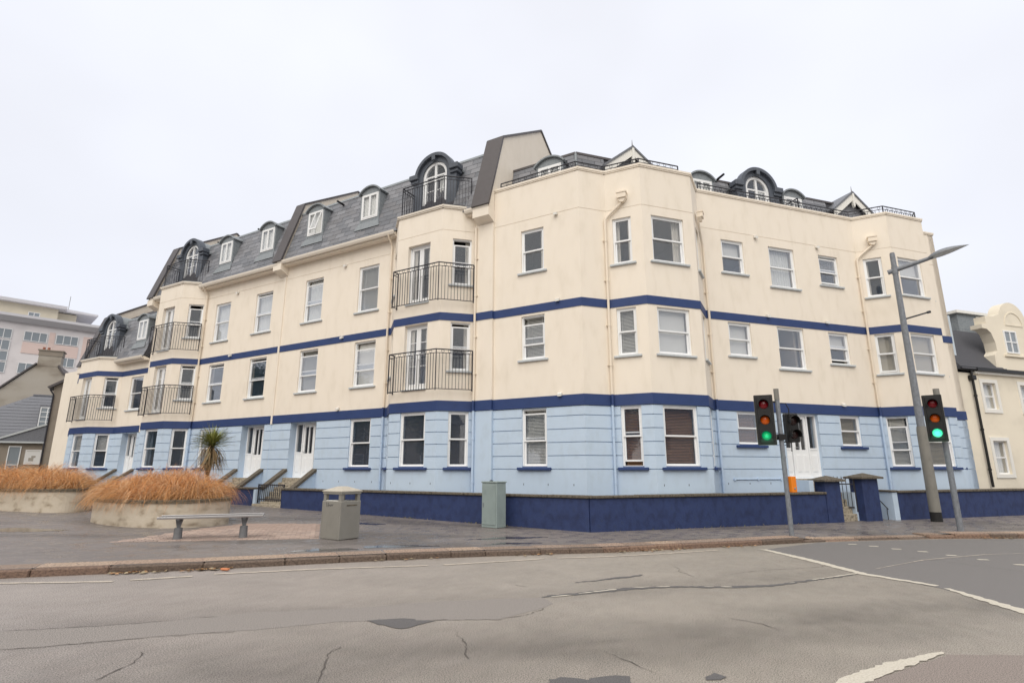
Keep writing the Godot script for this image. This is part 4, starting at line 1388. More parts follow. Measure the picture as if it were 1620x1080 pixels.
func blot(pts: Array, lift: float, rough_edge: float, seed_value: int, drop := ROAD_DROP) -> ArrayMesh:
	var r := RandomNumberGenerator.new()
	r.seed = seed_value
	var o := PackedVector2Array()
	for k in pts.size():
		var a: Vector2 = pts[k]
		var b: Vector2 = pts[(k + 1) % pts.size()]
		var count := maxi(1, int(a.distance_to(b) / 0.07))
		for i in count:
			o.append(a.lerp(b, float(i) / count) + Vector2(r.randf_range(-1, 1), r.randf_range(-1, 1)) * rough_edge)
	var idx := Geometry2D.triangulate_polygon(o)
	var s := Shape.new()
	for k in range(0, idx.size(), 3):
		var t := []
		for j in 3:
			var q := o[idx[k + j]]
			t.append(Vector3(q.x, rise(q.x) - drop + lift, -q.y))
		if (t[1] - t[0]).cross(t[2] - t[0]).y < 0:
			t = [t[0], t[2], t[1]]
		s.tri_n(t[0], t[1], t[2], Vector3.UP, Vector3.UP, Vector3.UP)
	return s.done()

func pv(list: Array) -> Array:
	var o := []
	for k in range(0, list.size(), 2):
		o.append(Vector2(list[k], list[k + 1]))
	return o

func make_markings(road: Node) -> void:
	# newer tar of the junction beyond the stop line, and repairs in the lane
	var edge := pv([5.75, 13.1, 5.92, 11.6, 6.06, 10.1, 6.5, 9.0, 6.53, 7.6, 5.0, 5.0, 5.5, 2.0, 14.0, 2.0, 30.0, 8.0, 30.0, 18.3, 17.0, 15.2, 13.32, 14.98, 12.33, 15.0, 11.2, 14.96, 9.44, 14.68, 7.55, 14.28])
	part(road, "resurfaced_area", blot(edge, 0.002, 0.012, 1), mats["fresh_tar"])
	part(road, "trench_repair", blot(pv([-14.0, 3.9, -8.0, 5.1, -5.23, 6.12, -4.49, 6.34, -3.87, 6.59, -3.08, 7.07, -1.96, 7.38, -0.92, 7.84, 0.44, 8.19, 0.54, 7.83, 0.4, 7.59, -0.15, 7.0, -1.93, 6.77, -2.64, 6.41, -3.51, 6.12, -4.04, 5.83, -4.73, 5.58, -8.0, 4.4, -14.0, 3.2]), 0.002, 0.015, 2), mats["trench_tar"])
	part(road, "brown_repair", blot(pv([2.99, 5.17, 4.24, 5.88, 4.98, 5.88, 5.2, 5.0, 4.6, 3.5, 1.2, 3.5]), 0.003, 0.015, 3), mats["brown_tar"])
	for q in [[pv([-1.69, 6.84, -1.24, 6.93, -0.91, 6.85, -1.06, 6.66, -1.2, 6.52, -1.44, 6.63]), 0.03], [pv([0.27, 5.16, 0.48, 5.2, 0.63, 5.09, 0.82, 5.26, 0.97, 5.22, 1.05, 5.05, 0.9, 4.8, 0.3, 4.8]), 0.05], [pv([1.65, 5.29, 1.79, 5.38, 1.88, 5.29, 1.77, 5.19, 1.63, 5.18]), 0.03], [pv([3.62, 5.66, 4.41, 6.1, 5.14, 6.06, 5.03, 5.94, 4.5, 5.93, 4.2, 6.0]), 0.03]]:
		part(road, "worn_patch", blot(q[0], 0.005, q[1], 4), mats["dark_tar"])
	for q in [[pv([0.42, 8.19, 1.29, 8.64, 1.81, 8.93, 2.62, 9.06, 3.37, 9.0, 4.13, 9.18, 4.93, 9.58, 6.05, 10.15]), [0.03, 0.09, 0.06, 0.05, 0.07, 0.05, 0.04, 0.015]], [pv([0.99, 9.24, 1.5, 9.56, 1.95, 9.82, 2.22, 10.05]), [0.008, 0.03, 0.055, 0.008]]]:
		part(road, "sealed_joint", strip(q[0], q[1], 0.004, 0.028, 5, 0.012), mats["dark_tar"])
	var n := 0
	for q in [[-14.0, 3.92, -8.0, 5.12, -5.23, 6.13, -4.49, 6.35, -3.87, 6.6, -3.4, 6.86], [-4.73, 5.57, -4.04, 5.82, -3.51, 6.11, -2.9, 6.3], [-0.9, 6.9, -0.15, 6.99, 0.15, 7.25, 0.4, 7.58], [3.01, 10.86, 2.94, 10.28, 3.05, 9.82], [-1.57, 4.9, -1.66, 5.32, -1.74, 5.74, -1.67, 5.9], [-3.35, 4.9, -3.3, 5.3, -3.45, 5.6], [3.6, 10.0, 4.6, 10.5, 5.5, 10.7, 5.85, 10.9], [0.05, 9.0, 0.22, 8.85], [2.6, 7.3, 2.9, 6.95, 3.0, 6.75], [-0.62, 6.5, -0.5, 6.2, -0.42, 5.9, -0.4, 5.6], [-8.0, 4.38, -4.73, 5.57], [5.94, 11.6, 6.08, 10.05, 6.52, 8.95], [0.9, 5.9, 1.1, 5.6, 1.25, 5.35], [7.6, 12.6, 8.6, 11.2, 9.2, 10.0, 10.2, 8.4]]:
		part(road, "crack", strip(pv(q), [0.002, 0.005, 0.003, 0.005, 0.002], 0.006, 0.004, 20 + n, 0.022), mats["crack_tar"])
		n += 1
	# paint
	for q in [[5.66, 13.05, 5.92, 11.55, 6.06, 10.1, 6.58, 9.1], [6.58, 8.92, 6.5, 7.65, 6.4, 6.5]]:
		part(road, "stop_line", strip(pv(q), [0.085, 0.10, 0.085, 0.06] if q[0] < 6 else [0.05, 0.10, 0.1], 0.007, 0.022, 40 + n), mats["road_paint"])
		n += 1
	for q in [[-7.6, 8.25, -5.84, 8.6], [-5.67, 8.72, -4.96, 9.1], [-4.73, 9.3, -3.33, 9.92, -1.52, 10.5], [-1.24, 10.6, 0.64, 11.55], [0.9, 11.66, 3.32, 12.45, 4.59, 12.95]]:
		part(road, "edge_line", strip(pv(q), [0.045], 0.007, 0.016, 50 + n), mats["worn_paint"])
		n += 1
	for q in [[0.55, 8.22, 0.85, 8.36], [0.95, 8.45, 1.56, 8.81], [1.83, 8.95, 2.1, 9.02], [2.2, 9.03, 2.43, 9.06], [2.95, 9.05, 3.1, 9.04], [3.2, 9.03, 3.37, 9.03], [4.4, 9.32, 4.5, 9.38], [4.9, 9.58, 6.0, 10.15]]:
		part(road, "centre_line", strip(pv(q), [0.012, 0.026, 0.026, 0.012], 0.008, 0.012, 60 + n), mats["road_paint"])
		n += 1
	part(road, "centre_line", strip(pv([2.3, 4.7, 2.86, 5.17, 3.55, 5.6, 4.25, 5.95]), [0.09, 0.085, 0.08, 0.02], 0.008, 0.02, 77), mats["road_paint"])
	part(road, "centre_line", strip(pv([6.6, 10.6, 8.2, 11.6, 10.0, 12.3, 11.5, 12.6]), [0.008, 0.016, 0.014, 0.006], 0.007, 0.008, 79), mats["worn_paint"])
	for q in [[8.18, 13.94], [8.47, 13.6], [8.7, 13.15], [9.0, 12.75], [9.2, 12.2], [9.4, 11.65], [9.6, 11.05], [9.8, 10.45]]:
		part(road, "crossing_stud", strip([Vector2(q[0] - 0.09, q[1]), Vector2(q[0] + 0.09, q[1] - 0.05)], [0.06, 0.06], 0.007, 0.012, 90 + n), mats["road_paint"])
		n += 1

func make_brick_patch() -> void:
	rng.seed = 71
	var patch := holder(self, "brick_paving")
	structure(patch)
	var outline := PackedVector2Array([Vector2(-8.2, 11.75), Vector2(-4.45, 13.0), Vector2(-5.4, 16.2), Vector2(-7.3, 15.9), Vector2(-7.75, 14.6)])
	var origin := Vector2(-8.2, 11.75)
	var ux := (Vector2(-4.45, 13.0) - origin).normalized()
	var uy := ux.orthogonal()
	if uy.y < 0: uy = -uy
	var mesh := mesh_of("brick", func(s): s.cbox(-0.104, 0.104, -0.05, 0.008, -0.054, 0.054, 0.005))
	var rest := Shape.new()
	var spots := []
	for j in 36:
		for i in 22:
			var p := origin + ux * (0.12 + i * 0.213 + (0.107 if j % 2 else 0.0)) + uy * (0.06 + j * 0.113)
			if Geometry2D.is_point_in_polygon(p, outline):
				spots.append(p)
	spots.sort_custom(func(a, b): return a.y < b.y)
	for k in spots.size():
		var p: Vector2 = spots[k]
		var t := Transform3D(Basis(Vector3.UP, atan2(ux.y, ux.x)), Vector3(p.x, rise(p.x) + rng.randf_range(-0.002, 0.003), -p.y))
		if k < 290:
			part(patch, "brick", mesh, mats["paver_%d" % (rng.randi() % 3)], t)
		else:
			rest.box(-0.104, 0.104, -0.05, 0.008, -0.054, 0.054, t)
	tag(part(patch, "further_bricks", rest.done(), mats["paver_0"]), "", "", "", "stuff")

# ------------------------------------------------------------------ boundary walls and gates
func low_wall(called: String, label: String, front: Transform3D, x0: float, x1: float, group := "") -> Node3D:
	var root := thing(called, label, "wall", front * at(x0, 0, 0.97), group)
	var s := Shape.new()
	var l := x1 - x0
	s.box(0, l, -0.3, 0.87, 0.0, 0.25)
	part(root, "wall_face", s.done(), mats["wall_navy"])
	rng.seed = int(absf(x0) * 31) + 7
	var x := -0.02
	while x < l:
		var b := minf(x + rng.randf_range(1.1, 1.6), l + 0.02)
		if l + 0.02 - b < 0.3:
			b = l + 0.02
		s = Shape.new()
		s.cbox(x + 0.003, b - 0.003, 0.872, 0.945 + rng.randf_range(-0.006, 0.006), -0.05, 0.31, 0.018)
		part(root, "coping_stone", s.done(), mats["coping"])
		x = b + 0.0001
	return root

func bar_gate(called: String, label: String, f: Transform3D, w: float, h: float, spikes: bool) -> void:
	var root := thing(called, label, "gate", f)
	var iron: Material = mats["iron"]
	for r in [["top_rail", h - (0.16 if spikes else 0.03)], ["bottom_rail", 0.14]]:
		var s := Shape.new()
		s.box(0, w, r[1] - 0.02, r[1] + 0.02, -0.012, 0.012)
		part(root, r[0], s.done(), iron)
	for x in [0.0, w]:
		var s := Shape.new()
		s.box(x - 0.022, x + 0.022, 0, h, -0.022, 0.022)
		part(root, "stile", s.done(), iron)
	var count := int(w / 0.115)
	var bar := mesh_of("gatebar%.2f%d" % [h, int(spikes)], func(s):
		if spikes:
			s.tube([Vector3(0, 0.14, 0), Vector3(0, h - 0.06, 0), Vector3(0, h + 0.02, 0), Vector3(0, h + 0.1, 0)], [0.011, 0.011, 0.02, 0.001], 6)
		else:
			s.box(-0.016, 0.016, 0.05, h, -0.006, 0.006))
	for k in range(1, count):
		part(root, "bar", bar, iron, at(w * k / count, 0, 0))
	var latch := Shape.new()
	latch.box(w - 0.14, w, h * 0.55, h * 0.55 + 0.09, -0.03, 0.03)
	part(root, "latch", latch.done(), iron)

func gate_pillar(label: String, x0: float, x1: float, h: float) -> void:
	var root := thing("gate_pillar", label, "pillar", right_front() * at((x0 + x1) / 2, 0, 1.1), "gate pillars")
	var w := (x1 - x0) / 2
	var s := Shape.new()
	s.cbox(-w, w, -0.3, h - 0.16, -w * 0.9, 0.14, 0.01)
	part(root, "shaft", s.done(), mats["wall_navy"])
	s = Shape.new()
	var e := w + 0.13
	var zc := (0.14 - w * 0.9) / 2
	var d := (0.14 + w * 0.9) / 2 + 0.13
	s.box(-e, e, h - 0.158, h - 0.1, zc - d, zc + d)
	var tip := Vector3(0, h + 0.03, zc)
	var p := [Vector3(-e, h - 0.1, zc + d), Vector3(e, h - 0.1, zc + d), Vector3(e, h - 0.1, zc - d), Vector3(-e, h - 0.1, zc - d)]
	for k in 4:
		s.tri(p[k], p[(k + 1) % 4], tip)
	part(root, "cap", s.done(), mats["coping"])

func make_boundary() -> void:
	var lf := left_front()
	var rf := right_front()
	low_wall("boundary_wall", "low navy wall with stone coping running left from the corner, behind the litter bin", lf, -12.0, 0.53, "low navy walls")
	low_wall("boundary_wall", "low navy wall with stone coping between the corner and the gate pillars", rf, -0.53, 7.8, "low navy walls")
	low_wall("boundary_wall", "short stretch of low navy wall behind the orange grass, beyond the flat-bar gate", lf, -20.0, -13.7, "low navy walls")
	low_wall("boundary_wall", "low navy wall at the street lamp's foot, running out of the picture", rf, 10.95, 34.0, "low navy walls")
	var end := thing("wall_end", "pale blue end of the low wall beside the handrail", "wall", rf * at(10.72, 0, 0.95))
	var s := Shape.new()
	s.cbox(0, 0.226, -0.3, 0.9, -0.6, 0.265, 0.01)
	part(end, "render", s.done(), mats["sky_blue"])
	s = Shape.new()
	s.cbox(-0.05, 0.2, 0.902, 0.965, -0.62, 0.31, 0.015)
	part(end, "coping_stone", s.done(), mats["coping"])
	gate_pillar("navy gate pillar left of the spiked gate, under a pyramid cap", 7.81, 8.44, 1.42)
	gate_pillar("navy gate pillar right of the spiked gate, next to the handrail", 9.4, 10.1, 1.5)
	bar_gate("iron_gate", "black spiked iron gate ajar between two navy pillars", rf * at(9.38, 0.28, 0.95, PI - 0.5), 0.85, 1.05, true)
	bar_gate("iron_gate", "black flat-bar gate in the low wall below the steps", lf * at(-13.55, rise(-9) + 0.14, 1.1), 1.5, 0.72, false)
	var sill := thing("gate_threshold", "stone threshold under the black flat-bar gate", "threshold", lf * at(-13.7, 0, 0.97))
	s = Shape.new()
	s.cbox(0.0, 1.7, -0.2, rise(-9) + 0.11, 0.0, 0.27, 0.012)
	part(sill, "stone", s.done(), mats["step_stone"])
	s = Shape.new()
	s.box(0.0, 0.14, rise(-9) + 0.115, 0.87, -0.01, 0.24)
	part(sill, "reveal", s.done(), mats["sky_blue"])
	var hr := thing("handrail", "thin dark handrail sloping down beside the gate pillar", "handrail", rf * at(10.15, 0, 1.0))
	s = Shape.new()
	s.tube([Vector3(0.02, 0.82, 0), Vector3(0.55, 0.34, 0.0)], [0.016], 6)
	part(hr, "rail", s.done(), mats["iron"])
	s = Shape.new()
	s.tube([Vector3(0.1, 0.74, 0.0), Vector3(0.1, 0.62, 0.0), Vector3(-0.06, 0.6, 0.0)], [0.01], 6)
	s.tube([Vector3(0.5, 0.38, 0.0), Vector3(0.5, -0.05, 0.0)], [0.012], 6)
	part(hr, "bracket", s.done(), mats["iron"])

# ------------------------------------------------------------------ planters and plants
func smooth_loop(pts: Array, count: int) -> PackedVector2Array:
	var o := PackedVector2Array()
	var n := pts.size()
	for k in n:
		for i in count:
			var t := float(i) / count
			o.append(pts[k].cubic_interpolate(pts[(k + 1) % n], pts[(k - 1 + n) % n], pts[(k + 2) % n], t))
	return o

func upright_ring(s: Shape, outer: PackedVector2Array, inner: PackedVector2Array, y0: float, y1: float) -> void:
	var n := outer.size()
	for k in n:
		var a := outer[k]
		var b := outer[(k + 1) % n]
		var c := inner[(k + 1) % n]
		var d := inner[k]
		var lo := func(p: Vector2) -> Vector3: return Vector3(p.x, y0, -p.y)
		var hi := func(p: Vector2) -> Vector3: return Vector3(p.x, y1, -p.y)
		s.quad(lo.call(a), lo.call(b), hi.call(b), hi.call(a))
		s.quad(lo.call(c), lo.call(d), hi.call(d), hi.call(c))
		s.quad(hi.call(a), hi.call(b), hi.call(c), hi.call(d))
		s.quad(lo.call(b), lo.call(a), lo.call(d), lo.call(c))

func shrink(o: PackedVector2Array, by: float) -> PackedVector2Array:
	var r := PackedVector2Array()
	var n := o.size()
	for k in n:
		var d := (o[(k + 1) % n] - o[(k - 1 + n) % n]).normalized()
		var side := Vector2(-d.y, d.x)
		r.append(o[k] + side * by)
	return r

func planter(label: String, grass_label: String, pts: Array, seed_value: int, lean: Vector2) -> void:
	var mid := Vector2.ZERO
	for p in pts:
		mid += p / pts.size()
	var base := rise(mid.x)
	var root := thing("planter", label, "planter", at(mid.x, base, -mid.y), "rendered planters")
	var local := []
	for p in pts:
		local.append(p - mid)
	var outer := smooth_loop(local, 7)
	if Geometry2D.is_polygon_clockwise(outer):
		outer.reverse()
	var inner := shrink(outer, 0.22)
	var s := Shape.new()
	upright_ring(s, outer, inner, -0.35, 0.57)
	part(root, "planter_wall", s.done(), mats["planter_render"])
	s = Shape.new()
	upright_ring(s, shrink(outer, -0.035), shrink(outer, 0.26), 0.572, 0.645)
	part(root, "planter_lip", s.done(), mats["planter_lip"])
	s = Shape.new()
	var tri := Geometry2D.triangulate_polygon(inner)
	for k in range(0, tri.size(), 3):
		var q := [inner[tri[k]], inner[tri[k + 1]], inner[tri[k + 2]]]
		s.tri_n(Vector3(q[0].x, 0.55, -q[0].y), Vector3(q[1].x, 0.55, -q[1].y), Vector3(q[2].x, 0.55, -q[2].y), Vector3.UP, Vector3.UP, Vector3.UP)
	part(root, "soil", s.done(), mats["soil"])
	# grass: fountains of fine dry blades
	var r := RandomNumberGenerator.new()
	r.seed = seed_value
	var area := shrink(outer, 0.36)
	var lump := FastNoiseLite.new()
	lump.seed = seed_value
	lump.frequency = 0.45
	var lo := Vector2(1e9, 1e9)
	var hi := -lo
	for p in area:
		lo = lo.min(p)
		hi = hi.max(p)
	var g := Shape.new()
	g.tinted = true
	var tufts := []
	var y := lo.y
	while y < hi.y:
		var x := lo.x
		while x < hi.x:
			var p := Vector2(x + r.randf_range(-0.13, 0.13), y + r.randf_range(-0.13, 0.13))
			if Geometry2D.is_point_in_polygon(p, area) and mid.x + p.x > -24.0:
				tufts.append(p)
			x += 0.36
		y += 0.36
	for p in tufts:
		var size := r.randf_range(1.25, 1.6) * (1.0 + 0.3 * lump.get_noise_2d(p.x, p.y)) * lerpf(0.76, 1.06, smoothstep(0.0, 0.8, edge_gap(p, area)))
		var hue := r.randf_range(-1, 1)
		for b in 300:
			var az := r.randf() * TAU
			var out := Vector3(cos(az), 0, sin(az))
			var l := size * r.randf_range(0.65, 1.15)
			var up := r.randf_range(0.75, 1.0)
			var start := Vector3(p.x, 0.5, -p.y) + out * r.randf_range(0.0, 0.09)
			var dir := (out * r.randf_range(0.05, 0.62) + Vector3.UP * up + Vector3(lean.x, 0, -lean.y) * r.randf_range(0.3, 1.0)).normalized()
			var w := r.randf_range(0.0035, 0.0065)
			var side := dir.cross(Vector3(r.randf_range(-1, 1), r.randf_range(-0.2, 0.2), r.randf_range(-1, 1))).normalized() * w
			var k := r.randf_range(0.7, 1.25)
			g.tint = Color(0.66 * k, (0.322 + 0.035 * hue) * k, (0.118 + 0.022 * hue) * k) if r.randf() < 0.66 else (Color(0.72 * k, 0.50 * k, 0.31 * k) if r.randf() < 0.7 else Color(0.34 * k, 0.19 * k, 0.10 * k))
			var at_p := start
			var last := start
			var segs := 5
			for i in segs:
				dir = (dir + Vector3(lean.x * 0.3, -0.2 - 0.2 * i, -lean.y * 0.3) + out * 0.08).normalized()
				at_p = last + dir * l / segs * 1.08
				var wa := 1.0 - float(i) / segs * 0.8
				var wb := 1.0 - float(i + 1) / segs * 0.8
				var nn := side.cross(dir).normalized()
				if i == segs - 1:
					g.tri_n(last - side * wa, last + side * wa, at_p, nn, nn, nn)
				else:
					g.quad_n(last - side * wa, last + side * wa, at_p + side * wb, at_p - side * wb, nn, nn, nn, nn)
				last = at_p
	var o := part(self, "ornamental_grass", g.done(), mats["grass"], at(mid.x, base, -mid.y))
	tag(o, grass_label, "grass", "dry orange grasses", "stuff")

func edge_gap(p: Vector2, o: PackedVector2Array) -> float:
	var best := 1e9
	for k in o.size():
		best = minf(best, p.distance_to(Geometry2D.get_closest_point_to_segment(p, o[k], o[(k + 1) % o.size()])))
	return best

func blade(s: Shape, start: Vector3, dir: Vector3, l: float, w: float, droop: float, c: Color) -> void:
	s.tint = c
	var side := dir.cross(Vector3.UP)
	if side.length() < 0.05: side = Vector3.RIGHT
	side = side.normalized()
	var last := start
	var d := dir
	for i in 4:
		var next := last + d * l / 4
		var wa: float = w * [0.7, 1.0, 0.9, 0.6][i]
		var wb: float = w * [1.0, 0.9, 0.6, 0.0][i]
		var nn := side.cross(d).normalized()
		# folded along the middle
		var lift := nn * w * 0.35
		s.quad_n(last, last + side * wa + lift, next + side * wb + lift, next, nn, nn, nn, nn)
		s.quad_n(last - side * wa + lift, last, next, next - side * wb + lift, nn, nn, nn, nn)
		last = next
		d = (d + Vector3(0, -droop, 0)).normalized()

func make_cordyline() -> void:
	var r := RandomNumberGenerator.new()
	r.seed = LEAF_SEED
	var root := thing("cordyline_tree", "spiky green cordyline with a brown skirt of dead leaves", "tree", on_ground(-11.3, -20.95))
	root.scale = Vector3.ONE * 0.93
	var s := Shape.new()
	s.tube([Vector3(0.05, -0.1, 0), Vector3(0.02, 0.6, 0.02), Vector3(-0.03, 1.3, 0), Vector3(0.0, 2.0, 0), Vector3(0.02, 2.55, 0)], [0.11, 0.085, 0.08, 0.085, 0.07], 10)
	part(root, "trunk", s.done(), mats["bark"])
	s = Shape.new()
	s.tinted = true
	for k in 330:
		var az := r.randf() * TAU
		var el := r.randf_range(-0.15, 1.5)
		el = lerpf(el, asin(clampf(r.randf_range(0.0, 1.0), 0, 1)), 0.5)
		var d := Vector3(cos(az) * cos(el), sin(el), sin(az) * cos(el))
		var q := r.randf_range(0.7, 1.2)
		var c := Color(0.20, 0.235, 0.055) * q if r.randf() < 0.6 else Color(0.36, 0.37, 0.12) * q
		c.a = 1
		blade(s, Vector3(0.02, 2.42 + r.randf_range(-0.1, 0.15), 0) + d * 0.04, d, r.randf_range(0.55, 0.88), r.randf_range(0.012, 0.019), r.randf_range(0.03, 0.16), c)
	part(root, "crown", s.done(), mats["leaf"])
	s = Shape.new()
	s.tinted = true
	for k in 230:
		var az := r.randf() * TAU
		var d := Vector3(cos(az) * 0.5, r.randf_range(-0.4, 0.1), sin(az) * 0.5).normalized()
		var q := r.randf_range(0.6, 1.25)
		var c := Color(0.27, 0.185, 0.095) * q if r.randf() < 0.7 else Color(0.36, 0.30, 0.17) * q
		c.a = 1
		blade(s, Vector3(0.02, r.randf_range(1.75, 2.4), 0) + d * 0.05, d, r.randf_range(0.5, 0.9), 0.014, r.randf_range(0.45, 0.8), c)
	part(root, "dead_leaves", s.done(), mats["leaf"])

# street trees on the far side of the roads, out of the picture, which the windows mirror
func make_street_trees() -> void:
	var r := RandomNumberGenerator.new()
	r.seed = 808
	var crown := Shape.new()
	crown.tinted = true
	var wood := Shape.new()
	wood.tube([Vector3(0, -0.2, 0), Vector3(0.1, 2.0, 0), Vector3(-0.05, 4.5, 0.1), Vector3(0.1, 8.0, 0)], [0.32, 0.26, 0.2, 0.05], 8)
	var lobes := []
	for k in 26:
		var az := r.randf() * TAU
		var h := r.randf_range(3.5, 10.5)
		var reach := r.randf_range(0.3, 2.9) * (1.0 - absf(h - 6.0) / 8.0)
		lobes.append([Vector3(cos(az) * reach, h, sin(az) * reach), r.randf_range(0.8, 1.5)])
		if k % 3 == 0:
			wood.tube([Vector3(0, h * 0.55, 0), Vector3(cos(az) * reach * 0.6, h * 0.85, sin(az) * reach * 0.6), Vector3(cos(az) * reach, h, sin(az) * reach)], [0.1, 0.06, 0.02], 5)
	for k in 9000:
		var lobe: Array = lobes[r.randi() % lobes.size()]
		var d := Vector3(r.randfn(), r.randfn(), r.randfn()).normalized()
		var p: Vector3 = lobe[0] + d * lobe[1] * pow(r.randf(), 0.4)
		var a := Vector3(r.randfn(), r.randfn(), r.randfn()).normalized()
		var b := a.cross(d + Vector3(0.1, 0.2, 0.3)).normalized()
		var q := r.randf_range(0.7, 1.3)
		crown.tint = Color(0.055 * q, 0.085 * q, 0.03 * q)
		crown.tri(p, p + a * 0.2, p + (a * 0.5 + b) * 0.16)
	var cm := crown.done()
	var wm := wood.done()
	var spots := [Vector2(-34, 6), Vector2(-40, 13), Vector2(-45, 21), Vector2(-52, 28), Vector2(-30, -3), Vector2(-22, -14)]
	for k in spots.size():
		var t := thing("street_tree", "leafy street tree across the road, seen only mirrored in the windows", "tree", on_ground(spots[k].x, -spots[k].y, k * 1.7), "trees across the road")
		t.scale = Vector3.ONE * (0.8 + 0.3 * fposmod(k * 0.37, 1.0))
		part(t, "trunk", wm, mats["bark"])
		part(t, "crown", cm, mats["leaf"])

# ------------------------------------------------------------------ street furniture
func make_bench() -> void:
	var turn := atan2(0.45, 1.18)
	var root := thing("bench", "backless steel bench on two grey posts in front of the orange grass", "bench", on_ground(-6.60, -12.65, turn))
	var s := Shape.new()
	s.cbox(-1.0, 1.0, 0.44, 0.475, -0.2, 0.2, 0.008)
	part(root, "seat", s.done(), mats["brushed"])
	s = Shape.new()
	s.cbox(-1.03, 1.03, 0.445, 0.49, 0.2, 0.228, 0.008)
	s.cbox(-1.03, 1.03, 0.455, 0.5, -0.228, -0.2, 0.008)
	for x in [-1.03, 1.002]:
		s.cbox(x, x + 0.028, 0.447, 0.492, -0.2, 0.2, 0.008)
	part(root, "seat_rim", s.done(), mats["steel"])
	for k in 9:
		s = Shape.new()
		s.box(-1.0, 1.0, 0.476, 0.481, -0.185 + k * 0.045, -0.165 + k * 0.045)
		part(root, "seat_rib", s.done(), mats["brushed"])
	for x in [-0.64, 0.64]:
		s = Shape.new()
		s.lathe([Vector2(0.0, -0.05), Vector2(0.088, -0.05), Vector2(0.088, 0.0), Vector2(0.08, 0.24), Vector2(0.072, 0.25), Vector2(0.0, 0.25)], 14, at(x, 0, 0))
		part(root, "post", s.done(), mats["bench_post"])
		s = Shape.new()
		s.prism(PackedVector2Array([Vector2(x - 0.03, 0.24), Vector2(x + 0.03, 0.24), Vector2(x + 0.07, 0.42), Vector2(x + 0.07, 0.439), Vector2(x - 0.07, 0.439), Vector2(x - 0.07, 0.42)]), -0.03, 0.03)
		s.box(x - 0.03, x + 0.03, 0.405, 0.439, -0.19, 0.19)
		part(root, "bracket", s.done(), mats["bench_post"])

func make_bin() -> void:
	var root := thing("litter_bin", "square stone-grey litter bin with pyramid lid and open slots", "bin", on_ground(-3.94, -13.18, -0.60))
	var w := 0.31
	var d := 0.27
	var s := Shape.new()
	s.cbox(-w - 0.02, w + 0.02, 0.0, 0.83, -d - 0.02, d + 0.02, 0.015)
	part(root, "body", s.done(), mats["bin_body"])
	s = Shape.new()
	s.box(-w + 0.01, w - 0.01, -0.05, 0.03, -d + 0.01, d - 0.01)
	part(root, "plinth", s.done(), mats["rubber"])
	for x in [-1, 1]:
		for z in [-1, 1]:
			s = Shape.new()
			s.box(minf(x * w, x * (w - 0.09)), maxf(x * w, x * (w - 0.09)), 0.826, 0.975, minf(z * d, z * (d - 0.075)), maxf(z * d, z * (d - 0.075)))
			part(root, "corner_post", s.done(), mats["bin_body"])
	s = Shape.new()
	s.cbox(-w - 0.02, w + 0.02, 0.972, 1.045, -d - 0.02, d + 0.02, 0.012)
	part(root, "head_band", s.done(), mats["bin_body"])
	s = Shape.new()
	var p := [Vector3(-w - 0.03, 1.05, d + 0.03), Vector3(w + 0.03, 1.05, d + 0.03), Vector3(w + 0.03, 1.05, -d - 0.03), Vector3(-w - 0.03, 1.05, -d - 0.03)]
	var q := [Vector3(-0.09, 1.145, 0.07), Vector3(0.09, 1.145, 0.07), Vector3(0.09, 1.145, -0.07), Vector3(-0.09, 1.145, -0.07)]
	for k in 4:
		s.quad(p[k], p[(k + 1) % 4], q[(k + 1) % 4], q[k])
	s.quad(q[0], q[1], q[2], q[3])
	s.box(-w - 0.03, w + 0.03, 1.03, 1.05, -d - 0.03, d + 0.03)
	part(root, "lid", s.done(), mats["bin_lid"])
	s = Shape.new()
	s.box(-w + 0.12, w - 0.12, 0.76, 0.8, -d + 0.1, d - 0.1)
	s.cbox(-0.2, 0.2, 0.825, 0.84, -0.02, d + 0.015, 0.005)
	part(root, "liner", s.done(), mats["blind_white"])
	# scribbled tag under the slot
	s = Shape.new()
	for k in [[-0.16, 0.80, -0.15, 0.70], [-0.10, 0.79, -0.11, 0.71], [-0.11, 0.71, -0.05, 0.75], [-0.05, 0.75, -0.03, 0.71], [-0.03, 0.71, 0.0, 0.76], [0.0, 0.76, 0.03, 0.72], [0.03, 0.72, 0.07, 0.77]]:
		s.tube([Vector3(k[0], k[1], d + 0.021), Vector3(k[2], k[3], d + 0.021)], [0.006], 4)
	part(root, "graffiti", s.done(), mats["ink"])
	s = Shape.new()
	s.box(w + 0.02, w + 0.026, 0.72, 0.745, -0.17, 0.12)
	part(root, "nameplate", s.done(), mats["planter_lip"])

func make_cabinet() -> void:
	var root := thing("utility_cabinet", "pale green utility cabinet standing against the low navy wall", "cabinet", on_ground(-0.52, -16.3, -0.72))
	var s := Shape.new()
	s.cbox(-0.29, 0.29, 0.0, 1.22, -0.2, 0.2, 0.012)
	part(root, "body", s.done(), mats["cabinet_green"])
	s = Shape.new()
	s.cbox(-0.31, 0.31, 1.222, 1.262, -0.22, 0.22, 0.014)
	part(root, "top", s.done(), mats["cabinet_green"])
	s = Shape.new()
	s.cbox(-0.25, 0.25, 0.08, 1.17, 0.2, 0.214, 0.006)
	part(root, "door", s.done(), mats["cabinet_green"])
	s = Shape.new()
	s.cbox(-0.22, -0.19, 0.56, 0.68, 0.214, 0.235, 0.006)
	part(root, "lock", s.done(), mats["galvanised"])
	s = Shape.new()
	s.lathe([Vector2(0, 1.26), Vector2(0.05, 1.26), Vector2(0.05, 1.285), Vector2(0, 1.3)], 10, at(-0.15, 0, -0.05))
	part(root, "lifting_lug", s.done(), mats["iron"])

